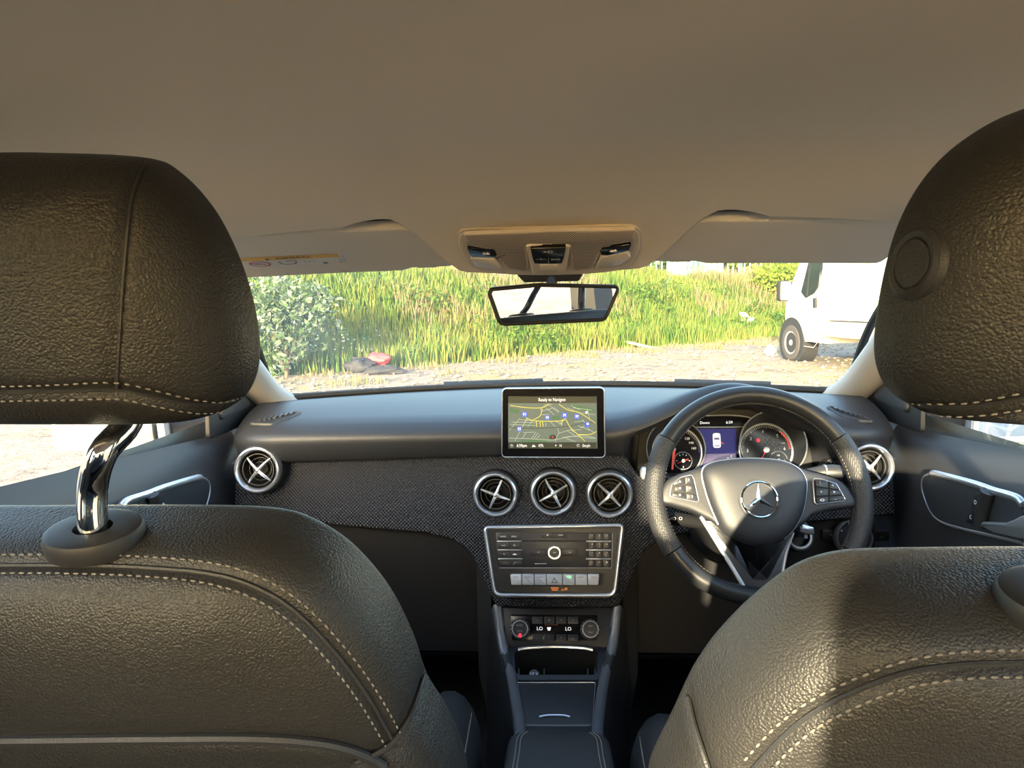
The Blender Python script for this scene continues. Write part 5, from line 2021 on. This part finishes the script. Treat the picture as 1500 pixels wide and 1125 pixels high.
m_.text(Fq, '=D  O', *Fq.p(990, 760), .008, .004)
obj('symbol', m_, 'markdim', s2)
s3 = thing('light_stalk', W(948, 700, 1.27), 'short stalk with a pale tip showing past the steering wheel rim', 'stalk')
P0, P1 = W(1000, 708, 1.28), W(943, 693, 1.25)
obj('lever', MB().tube([P0, P1], [.008, .010], 12), 'plastic', s3)
obj('tip', MB().tube([P1 + Vector((.003, 0, 0)), P1 + Vector((-.003, 0, 0)), P1 + Vector((-.006, 0, 0))], [.0115, .0115, .006], 14), 'silver_matt', s3)

# ignition, key, rotary light switch, small buttons
Fk = FR(1170, 786, 1.33, 15)
ig = obj('ignition_lock', MB().lathe(Fk, [(.030, -.03), (.028, .0), (.0262, .006), (.022, .006), (.0205, .0), (.0205, -.012), (.0002, -.012)], 40), 'plastic', dash)
obj('ignition_ring', MB().lathe(Fk, [(.0225, .004), (.0222, .0085), (.0185, .0085), (.018, .004)], 36), 'silver_matt', ig)
t = thing('car_key', Fk(0, 0, .01), 'silver car key in the ignition lock', 'key')
Fy = FR(1180, 775, 1.30, 15)
obj('key_body', MB().prism(Fy, fillet(Fy.pl([(1169, 771), (1173, 767), (1190, 772), (1191, 782), (1186, 783), (1169, 779)]), .003, 3), -.012, .010, .003), 'silver', t)
obj('key_loop', MB().tube([Fy(*Fy.p(1176, 770), .004), Fy(*Fy.p(1178, 765.5), .006), Fy(*Fy.p(1182, 770), .004)], .0022, 8), 'silver', t)
obj('key_blade', MB().box((0, -.012, -.02), (.006, .010, .04), Fy), 'silver_matt', t)
Fl = FR(1252, 788, 1.34, 15)
lk = thing('light_switch', Fl(0, -.03, 0), 'round black rotary light switch behind the steering wheel rim', 'switch')
obj('rotary_ring', MB().lathe(Fl, [(.0335, -.02), (.0335, .002), (.032, .004), (.0305, .002), (.030, -.004)], 44), 'rail', lk)
obj('rotary_dial', MB().lathe(Fl, [(.031, -.004), (.026, .002), (.020, .012), (.0002, .014)], 36), 'button', lk)
m_ = MB()
for i, s_ in enumerate(('o', 'A', '=', 'P')):
    a = math.radians(150 - 40 * i)
    m_.text(Fl, s_, .0285 * math.cos(a), .0285 * math.sin(a), .007, .0035)
obj('dial_symbol', m_, 'markdim', lk)
for a, b, s_, lab in ((1216, 784, '*', 'small square black button beside the rotary light switch'), (1290, 785, '-', 'parking brake button at the driver end under the dashboard')):
    Fu = FR(a, b, 1.368, 0)
    k = tag(obj('dash_button', MB().prism(Fu, rrect(-.015, .015, -.010, .010, .002), -.01, .002, .001), 'panel'), lab, 'button')
    obj('button_mark', MB().text(Fu, s_, 0, 0, .014, .0045), 'markdim', k)


# ------------------------------------------------------------------ overhead console
def roofF(px, py, y):
    p = W(px, py, y)
    return p


A0, A1 = W(804, 336, .925), W(804, 401, 1.085)
Y_ = Vector((0, A0.y - A1.y, A0.z - A1.z)).normalized()       # up in the picture
Z_ = Vector((1, 0, 0)).cross(Y_)
F = Frame((A0.x * .5 + A1.x * .5, (A0.y + A1.y) / 2, (A0.z + A1.z) / 2), (1, 0, 0), Y_, Z_)
t = thing('overhead_console', F(0, 0, .0), 'beige overhead console with speaker mesh and reading lights on the headliner', 'overhead console')
ol = F.pl([(676, 339), (700, 336), (803, 334), (905, 331), (932, 334), (938, 346), (936, 366), (925, 384), (906, 393), (860, 398), (803, 400), (748, 399), (705, 394), (684, 382), (672, 362), (671, 347)])
pol = resample(smooth(ol, 4, True), 110, True)
mb = MB().puff(F, pol, (0, 0), .010, 12, .03, 12, 10, -.005)
obj('base', mb, 'console_beige', t, ang=60)
obj('edge_seam', MB().tube([F(q[0], q[1], .001) for q in pol], .0011, 6, closed=True), 'vangrey', t)
ms = F.pl([(679, 343), (803, 338), (931, 336), (930, 352), (895, 358), (878, 372), (868, 392), (838, 396), (834, 358), (772, 360), (774, 397), (745, 393), (728, 376), (716, 364), (682, 358)], .010)
obj('speaker_mesh', MB().prism(F, fillet(ms, .004, 3), .006, .0112, .0008), 'console_beige', t)
xs_ = [q[0] for q in ms]; ys_ = [q[1] for q in ms]


def inside(p, poly):
    c = False
    j = len(poly) - 1
    for i in range(len(poly)):
        if ((poly[i][1] > p[1]) != (poly[j][1] > p[1])) and p[0] < (poly[j][0] - poly[i][0]) * (p[1] - poly[i][1]) / (poly[j][1] - poly[i][1]) + poly[i][0]:
            c = not c
        j = i
    return c


mh = MB()
pit = .0036
ins = inset(ccw(ms), .003)
for i in range(int((max(xs_) - min(xs_)) / pit) + 1):
    for j in range(int((max(ys_) - min(ys_)) / (pit * .9)) + 1):
        q = (min(xs_) + i * pit + (pit / 2 if j % 2 else 0), min(ys_) + j * pit * .9)
        if inside(q, ins):
            mh.disc(F, q[0], q[1], .0115, .0011, 7)
obj('mesh_hole', mh, 'deep', t)['kind'] = 'stuff'
for qs, lens in (([(684, 363), (724, 366), (728, 374), (724, 377), (690, 376)], [(688, 377), (725, 379), (736, 394), (712, 393), (695, 387)]),
                 ([(883, 363), (925, 358), (922, 367), (890, 374), (880, 373), (879, 368)], [(880, 376), (918, 369), (924, 376), (908, 387), (872, 393)])):
    b1 = obj('light_switch', MB().prism(F, fillet(F.pl(qs, .012), .003, 3), .008, .0125, .001), 'gloss', t)
    c_ = F.p(sum(q[0] for q in qs) / len(qs) + 2, sum(q[1] for q in qs) / len(qs), .0125)
    m_ = MB()
    for d_ in (-.0025, .0025):
        m_.tube([F(c_[0] + d_ - .002, c_[1] - .0025, .013), F(c_[0] + d_ - .002, c_[1] + .001, .013), F(c_[0] + d_ + .002, c_[1] + .001, .013), F(c_[0] + d_ + .002, c_[1] - .0025, .013)], .0004, 5, closed=True)
    m_.tube([F(c_[0] - .001, c_[1] + .002, .013), F(c_[0] - .003, c_[1] + .005, .013)], .0004, 5)
    m_.tube([F(c_[0] + .001, c_[1] + .002, .013), F(c_[0] + .003, c_[1] + .005, .013)], .0004, 5)
    obj('switch_mark', m_, 'mark', b1)
    obj('reading_lens', MB().prism(F, fillet(F.pl(lens, .011), .004, 3), .006, .0125, .0015), 'console_lens', t)
ct = obj('centre_pod', MB().prism(F, fillet(F.pl([(770, 358), (836, 358), (828, 399), (780, 399)], .012), .006, 4), .008, .0145, .0015), 'console_beige', t)
k1 = obj('assist_button', MB().prism(F, fillet(F.pl([(777, 361), (829, 360), (826, 375), (780, 375)], .0145), .0015, 3), .012, .0175, .001), 'gloss', t)
k2 = obj('lamp_button', MB().prism(F, fillet(F.pl([(780, 376), (803, 376), (803, 384.5), (783, 384.5)], .0145), .0012, 3), .012, .0165, .0008), 'gloss', t)
k3 = obj('lamp_button', MB().prism(F, fillet(F.pl([(804, 376), (826, 376), (823, 384), (804, 384.5)], .0145), .0012, 3), .012, .0165, .0008), 'gloss', t)
obj('sensor_cover', MB().prism(F, F.pl([(790, 387), (817, 387), (815, 398), (792, 398)], .0145), .013, .0152, .0005), 'console_lens', t)
m_ = MB()
m_.text(F, '=D', *F.p(803, 369, .0178), .010, .0178)
m_.text(F, '~Y~', *F.p(792, 380, .017), .008, .0169)
m_.text(F, '[o]=', *F.p(814, 380, .017), .007, .0169)
obj('button_mark', m_, 'mark', t)

# ------------------------------------------------------------------ rear view mirror
c = W(810, 446, 1.08)
Fm = FN(c, Vector((.258, -1, -.096)))
t = thing('rear_view_mirror', c + Vector((0, 0, -.04)), 'black framed rear view mirror hanging below the overhead console', 'mirror')
ol = fillet(Fm.pl([(731, 478), (888, 471), (908, 424), (905, 417), (790, 414.5), (718, 421), (714, 430)]), [.014, .014, .006, .008, .03, .008, .008], 6)
mb = MB().puff(Fm, resample(ol, 90, True), (0, 0), .0, 6, .028, 3, 10)
mb.band(Fm, ol, .0065, -.001, .004, 6)
obj('housing', mb, 'plastic', t, ang=60)
obj('glass', MB().prism(Fm, inset(ccw(ol), .0060), -.003, .0008), 'mirror', t)
mt0 = W(808, 408, 1.12)
obj('stem', MB().tube([c + Vector((0, .03, .012)), W(807, 404, 1.13), W(806, 396, 1.14)], [.010, .008, .009], 14), 'plastic_mid', t)
Fb = FR(805, 402, 1.13, -10)
obj('sensor_shroud', MB().prism(Fb, fillet(Fb.pl([(752, 396), (858, 394), (848, 411), (768, 413)]), .006, 4), -.03, .01, .004), 'plastic', t)

# ------------------------------------------------------------------ sun visors
for s in (-1, 1):
    who = 'passenger' if s < 0 else 'driver'
    a0, a1 = W(480, 338, .945), W(480, 390, 1.09)
    # visor plane through the header line; outline from the passenger side, mirrored for the driver
    Yv = (Vector((0, a0.y, a0.z)) - Vector((0, a1.y, a1.z))).normalized()
    Fv = Frame((0, (a0.y + a1.y) / 2 + .002, (a0.z + a1.z) / 2 + .004), (1, 0, 0), Yv, Vector((1, 0, 0)).cross(Yv))
    pv = [Fv.p(a, b) for a, b in ((340, 402), (420, 398), (500, 394), (590, 390.5), (606, 386), (640, 385), (662, 384), (668, 380), (655, 358), (640, 342), (622, 332), (590, 328), (430, 336), (340, 342))]
    pv = [(-.50, pv[0][1])] + pv[1:-1] + [(-.50, pv[-1][1])]
    pv = [(s * -1 * q[0], q[1]) for q in pv]
    t = thing('sun_visor', Fv(s * .33, 0, 0), ('beige sun visor with a yellow and white warning label above the passenger' if s < 0 else 'plain beige sun visor folded up above the driver'), 'sun visor', 'sun visors')
    cx_ = s * .33
    obj('panel', MB().puff(Fv, resample(fillet(pv, .008, 4), 120, True), (cx_, 0), .008, 10, .008, 10, 8), 'visor', t, ang=60)
    hx_ = [Fv.p(612, 387), Fv.p(640, 386)]
    obj('clip', MB().tube([Fv(s * -hx_[0][0], hx_[0][1], .0), Fv(s * -hx_[1][0], hx_[1][1], .0)], .006, 10), 'vangrey', t)
    if s < 0:
        L = [Fv.p(a, b, .0085) for a, b in ((352, 394), (507, 384), (499, 372), (352, 378.5))]
        lab = obj('warning_label', MB().prism(Fv, fillet(L, .002, 2), .006, .0085), 'label_white', t)
        y2 = [Fv.p(a, b, .0086) for a, b in ((352, 383), (497, 376.5), (494, 371.6), (352, 378.2))]
        obj('label_band', MB().poly(Fv, y2, .0088), 'label_yellow', lab)
        Fx = Frame(Fv(0, 0, .0088), Fv(*L[1], 0) - Fv(*L[0], 0), Fv.Z.cross(Fv(*L[1], 0) - Fv(*L[0], 0)), Fv.Z)
        m_ = MB()
        x, y = Fx.p(428, 377.2)
        m_.text(Fx, 'AIRBAG', x, y, .012, .0006, 1.3)
        x, y = Fx.p(391, 379.3)
        m_.poly(Fx, [(x - .004, y - .004), (x + .004, y - .004), (x, y + .004)], .0006)
        sq = smooth([Fx.p(a, b) for a, b in ((408, 382.5), (415, 386.5), (431, 386), (434, 383), (428, 381.2), (418, 382.2))], 3)
        m_.ribbon(Fx, sq, .0022, .0006)
        x, y = Fx.p(477, 384.5)
        m_.poly(Fx, circ(x, y, .004, 12), .0006)
        for b in (378.5, 380.5, 382.5):
            m_.ribbon(Fx, [Fx.p(497, b), Fx.p(503, b + 2)], .001, .0006)
        for a in (445, 452, 459):
            m_.ribbon(Fx, [Fx.p(a, 381), Fx.p(a + 3, 384)], .0008, .0006)
        obj('label_print', m_, 'label_ink', lab)
        x, y = Fx.p(381, 386.5)
        m_ = MB().lathe(Fx, [(.0165, .0006), (.0135, .0006)], 28, x, y, .75)
        m_.ribbon(Fx, [(x - .011, y + .008), (x + .011, y - .008)], .002, .0007)
        obj('prohibition_ring', m_, 'label_red', lab)
        m_ = MB().text(Fx, 'd\\o', x, y, .012, .0005)
        obj('label_figure', m_, 'label_ink', lab)


# ------------------------------------------------------------------ seats
def cast(bv, px, py):
    d = ray(px, py).normalized()
    h = bv.ray_cast(CAM, d)
    if h[0] is None:
        return None
    n = h[1] if h[1].dot(d) < 0 else -h[1]
    return h[0], n


def castline(bv, pts, n=14):
    P, N = [], []
    for q in resample(smooth([(a, b) for a, b in pts], 6), n * len(pts)):
        h = cast(bv, q[0], q[1])
        if h:
            P.append(h[0]); N.append(h[1])
    # smooth the normals and even the spacing
    return P, N


def both(P, N, cx, join):
    """the same line on the seat's other half"""
    side = 1 if cx < 0 else -1
    k = [(p, n) for p, n in zip(P, N) if (p.x - cx) * side > 0.0]
    m = [(Vector((2 * cx - p.x, p.y, p.z)), Vector((-n.x, n.y, n.z))) for p, n in k]
    if join:
        # put the end near the centre line first
        if abs(k[0][0].x - cx) > abs(k[-1][0].x - cx):
            k, m = k[::-1], m[::-1]
        q = m[::-1] + k
        return [([a for a, _ in q], [b for _, b in q])]
    return [([a for a, _ in k], [b for _, b in k]), ([a for a, _ in m], [b for _, b in m])]


def groove(mb, paths, depth=.0035, sig=.0045):
    pts = [p for P in paths for p in resample(P, max(4, int(sum((b - a).length for a, b in zip(P, P[1:])) / .0012)))]
    if not pts:
        return
    kd = KDTree(len(pts))
    for i, p in enumerate(pts):
        kd.insert(p, i)
    kd.balance()
    N = [Vector() for _ in mb.v]
    for f in mb.f:
        a, b, c = mb.v[f[0]], mb.v[f[1]], mb.v[f[2]]
        n = (b - a).cross(c - a)
        if n.length < 1e-14 and len(f) > 3:
            n = (c - a).cross(mb.v[f[3]] - a)
        for i in f:
            N[i] += n
    for i, v in enumerate(mb.v):
        _, _, d = kd.find(v)
        if d < sig * 3 and N[i].length > 0:
            n = N[i].normalized()
            if n.dot(v - CAM) > 0:
                n = -n
            mb.v[i] = v - n * depth * math.exp(-(d / sig) ** 2)


def mirrored(F, px, cx, z=0.0):
    h = [Vector(q) for q in F.pl(px, z)]
    lx = cx - F.o.x
    return h + [Vector((2 * lx - q.x, q.y)) for q in h[::-1] if abs(q.x - lx) > .004], lx


SEATS = [
    dict(s=-1, cx=-.392, who='passenger', dh=.485, ds=.505,
         head=[(19, 225), (90, 225), (215, 231), (262, 254), (305, 300), (335, 352), (358, 410), (373, 470), (377, 520), (371, 556), (355, 583), (330, 597), (280, 604), (150, 605), (19, 605)],
         back=[(19, 746), (150, 745), (300, 745), (400, 749), (455, 764), (515, 802), (570, 866), (606, 938), (624, 992), (650, 1035), (672, 1080), (684, 1125), (694, 1210), (690, 1300), (560, 1330), (19, 1335)],
         hseam=[[(-60, 578), (0, 577), (90, 575), (170, 573), (220, 582), (275, 594), (318, 597), (350, 588)]], vseam=[(214, 233), (193, 290), (181, 400), (174, 500), (170, 571)],
         bseam=[(-60, 826), (0, 826), (100, 826), (200, 829), (300, 838), (370, 858), (430, 894), (490, 955), (540, 1022), (582, 1095)],
         piping=[(622, 990), (612, 1022), (598, 1055), (577, 1086), (548, 1106), (520, 1118)], pocket=[(-60, 1086), (60, 1085), (220, 1083), (380, 1083), (470, 1090), (525, 1104), (562, 1124)],
         ring=(140, 787), post=(150, 612)),
    dict(s=1, cx=.375, who='driver', dh=.435, ds=.45,
         head=[(1685, 118), (1600, 128), (1500, 160), (1445, 186), (1390, 227), (1347, 280), (1316, 345), (1296, 425), (1286, 495), (1289, 540), (1306, 574), (1340, 593), (1420, 602), (1500, 605), (1685, 607)],
         back=[(1685, 809), (1500, 809), (1300, 811), (1225, 816), (1165, 836), (1105, 880), (1055, 930), (1025, 970), (1007, 1002), (984, 1052), (960, 1100), (950, 1130), (936, 1210), (936, 1330), (1080, 1370), (1685, 1380)],
         hseam=[[(1302, 578), (1330, 594), (1370, 600), (1430, 599), (1500, 588), (1580, 580)]], vseam=None,
         bseam=[(1580, 970), (1500, 972), (1420, 974), (1340, 985), (1280, 1004), (1225, 1028), (1180, 1054), (1140, 1088), (1100, 1132)],
         piping=[(1008, 1024), (1016, 1060), (1028, 1098), (1040, 1135)], pocket=None,
         ring=(1553, 884), post=(1565, 618)),
]
for S in SEATS:
    s, cx, who = S['s'], S['cx'], S['who']
    t = thing('car_seat', (cx, .75, .30), ('black leather front passenger seat with its chrome headrest post showing' if s < 0 else 'black leather driver seat with a round button on its headrest'), 'car seat', 'front seats')
    # backrest
    Fb = FR(S['back'][3][0], S['back'][3][1], S['ds'], -14)
    full, lx = mirrored(Fb, S['back'], cx)
    cy_ = Fb.p(*S['back'][8])[1]
    mb = MB().puff(Fb, resample(smooth(full, 6, True), 420, True), (lx, cy_ - .06), .095, 4.0, .03, 3, 44, 0)
    bv = BVHTree.FromPolygons(mb.v, mb.f)
    SM = both(*castline(bv, S['bseam']), cx, True)
    PI_ = both(*castline(bv, S['piping']), cx, False)
    PK = both(*castline(bv, S['pocket']), cx, True) if S['pocket'] else []
    groove(mb, [q[0] for q in SM + PI_ + PK])
    br = obj('backrest', mb, 'leather', t, ang=75)
    for P, N in SM:
        obj('seam', MB().tube([p - n * .0022 for p, n in zip(P, N)], .0016, 6), 'leather_fine', br)
        ms_ = MB()
        for off in (-.0068, .0068):
            ms_.stitches(P, N, off)
        obj('stitching', ms_, 'thread', br)
    for P, N in PI_:
        obj('piping', MB().tube([p + n * .0002 for p, n in zip(P, N)], .0022, 8), 'leather_fine', br)
    for P, N in PK:
        obj('pocket_edge', MB().tube(P, .004, 8), 'leather_fine', br)
    # headrest
    Fh = FR(S['head'][8][0], S['head'][8][1], S['dh'], -8)
    full, lx = mirrored(Fh, S['head'], cx)
    ys_ = [q.y for q in full]
    mb = MB().puff(Fh, resample(smooth(full, 6, True), 360, True), (lx, (min(ys_) + max(ys_)) / 2 - .01), .075, 3.0, .03, 3, 40)
    bvh = BVHTree.FromPolygons(mb.v, mb.f)
    HP = both(*castline(bvh, S['hseam'][0]), cx, True)
    VS = both(*castline(bvh, S['vseam'], 20), cx, False) if S['vseam'] else []
    groove(mb, [q[0] for q in HP], .003, .0045)
    if VS:
        groove(mb, [q[0] for q in VS], .0025, .003)
    hr = obj('headrest', mb, 'leather', t, ang=75)
    for P, N in HP:
        obj('seam', MB().tube([p - n * .002 for p, n in zip(P, N)], .0014, 6), 'leather_fine', hr)
        ms_ = MB()
        for off in (-.0055, .0055):
            ms_.stitches(P, N, off, ln=.0036, gap=.002)
        obj('stitching', ms_, 'thread', hr)
    for P, N in VS:
        obj('seam', MB().tube([p - n * .0012 for p, n in zip(P, N)], .0011, 6), 'leather_fine', hr)
    if s > 0:
        h = cast(bvh, 1336, 386)
        Fk = FN(h[0] - h[1] * .001, h[1])
        bt = obj('release_button', MB().lathe(Fk, [(.0215, -.004), (.0205, .0002), (.0175, .0022), (.0145, .0016), (.0138, .0004)], 36), 'leather_fine', hr)
        obj('button_cap', MB().lathe(Fk, [(.0136, .0), (.0130, .0018), (.0002, .0022)], 32), 'leather_fine', bt)
    # headrest posts with their collars
    h = cast(bv, *S['ring'])
    nrm = (h[1] * .35 + Vector((0, -.15, 1)) * .65).normalized()
    for k, mx_ in enumerate((0, 1)):
        base = h[0].copy()
        n2 = nrm.copy()
        if mx_:
            base.x = 2 * cx - base.x
            n2.x = -n2.x
        Fc_ = FN(base + n2 * .002, n2, (0, 1, 0))
        obj('post_collar', MB().lathe(Fc_, [(.034, -.008), (.0345, .001), (.0325, .0055), (.029, .0065), (.0135, .0065), (.0125, .003), (.0125, -.004)], 48, 0, 0, .82), 'plastic', t)
        b0, n0 = h[0].copy(), nrm.copy()
        if s < 0:
            tp = W(192, 606, S['dh'])
            k0 = W(150, 664, b0.y - .006)
            pth = [b0 - n0 * .03, b0 + n0 * .006, W(136, 716, b0.y), k0, tp, tp + (tp - k0) * .2 + Vector((0, 0, .05))]
        else:
            tp = W(S['post'][0], S['post'][1] - 8, S['dh'] + .012)
            pth = [b0 - n0 * .03, b0 + n0 * .006, b0.lerp(tp, .3), b0.lerp(tp, .6), tp, tp + Vector((0, 0, .05))]
        if mx_:
            pth = [Vector((2 * cx - p.x, p.y, p.z)) for p in pth]
        obj('headrest_post', MB().tube(smooth(pth, 6), .0098, 20), 'chrome', t, ang=60)
    # cushion with side bolsters
    yb = S['ds'] + .02
    Fq = Frame((cx, yb + .34, .44), (1, 0, 0), (0, 1, 0), (0, 0, 1))
    obj('cushion', MB().puff(Fq, resample(rrect(-.19, .19, -.30, .26, .06, 6), 80, True), (0, 0), .07, 5, .10, 8, 10), 'leather_fine', t, ang=70)
    for u in (-1, 1):
        pth = [Vector((cx + u * .215, yb + .02, .50)), Vector((cx + u * .222, yb + .25, .50)), Vector((cx + u * .222, yb + .48, .505)), Vector((cx + u * .21, yb + .58, .48))]
        bl = obj('bolster', MB().tube(smooth(pth, 6), [.052] * 14 + [.050, .046, .04, .03, .015], 18, flat=1.7), 'leather_fine', t, ang=70)
        sp_ = [p + Vector((-cx / abs(cx) * 0 + (-u) * .0, 0, 0)) for p in smooth(pth, 6)]
        lnp = [p + Vector((u * .036, 0, .062)) for p in sp_[:15]]
        obj('bolster_seam', MB().tube(lnp, .0012, 6), 'thread', bl)
    obj('seat_base', MB().box((cx, yb + .30, .36), (.40, .46, .14), bev=.01), 'plastic', t)

# rear bench
t = thing('rear_bench', (0, -.6, .27), 'dark leather rear bench with three headrests in front of the rear window', 'bench seat')
Fr = Frame((0, -.62, .72), (1, 0, 0), Vector((0, -.25, 1)), Vector((0, 1, .25)))
obj('backrest', MB().puff(Fr, resample(rrect(-.60, .60, -.30, .26, .06, 6), 120, True), (0, 0), .06, 8, .06, 8, 8), 'leather_fine', t, ang=70)
Fr2 = Frame((0, -.30, .47), (1, 0, 0), (0, 1, 0), (0, 0, 1))
obj('cushion', MB().puff(Fr2, resample(rrect(-.60, .60, -.26, .24, .06, 6), 120, True), (0, 0), .06, 8, .12, 8, 8), 'leather_fine', t, ang=70)
for x, z in ((-.43, 1.085), (0, 1.13), (.42, 1.06)):  # centre and left headrests sized and raised to block the low sun
    Fr3 = Frame((x, -.735, z), (1, 0, 0), Vector((0, -.2, 1)), Vector((0, 1, .2)))
    obj('headrest', MB().puff(Fr3, resample(rrect(-.17 if x == 0 else -.12, .17 if x == 0 else .12, -.09 if x == 0 else (-.14 if x < 0 else -.06), .135 if x == 0 else .09, .04, 6), 60, True), (0, 0), .04, 4, .04, 4, 8), 'leather_fine', t, ang=70)
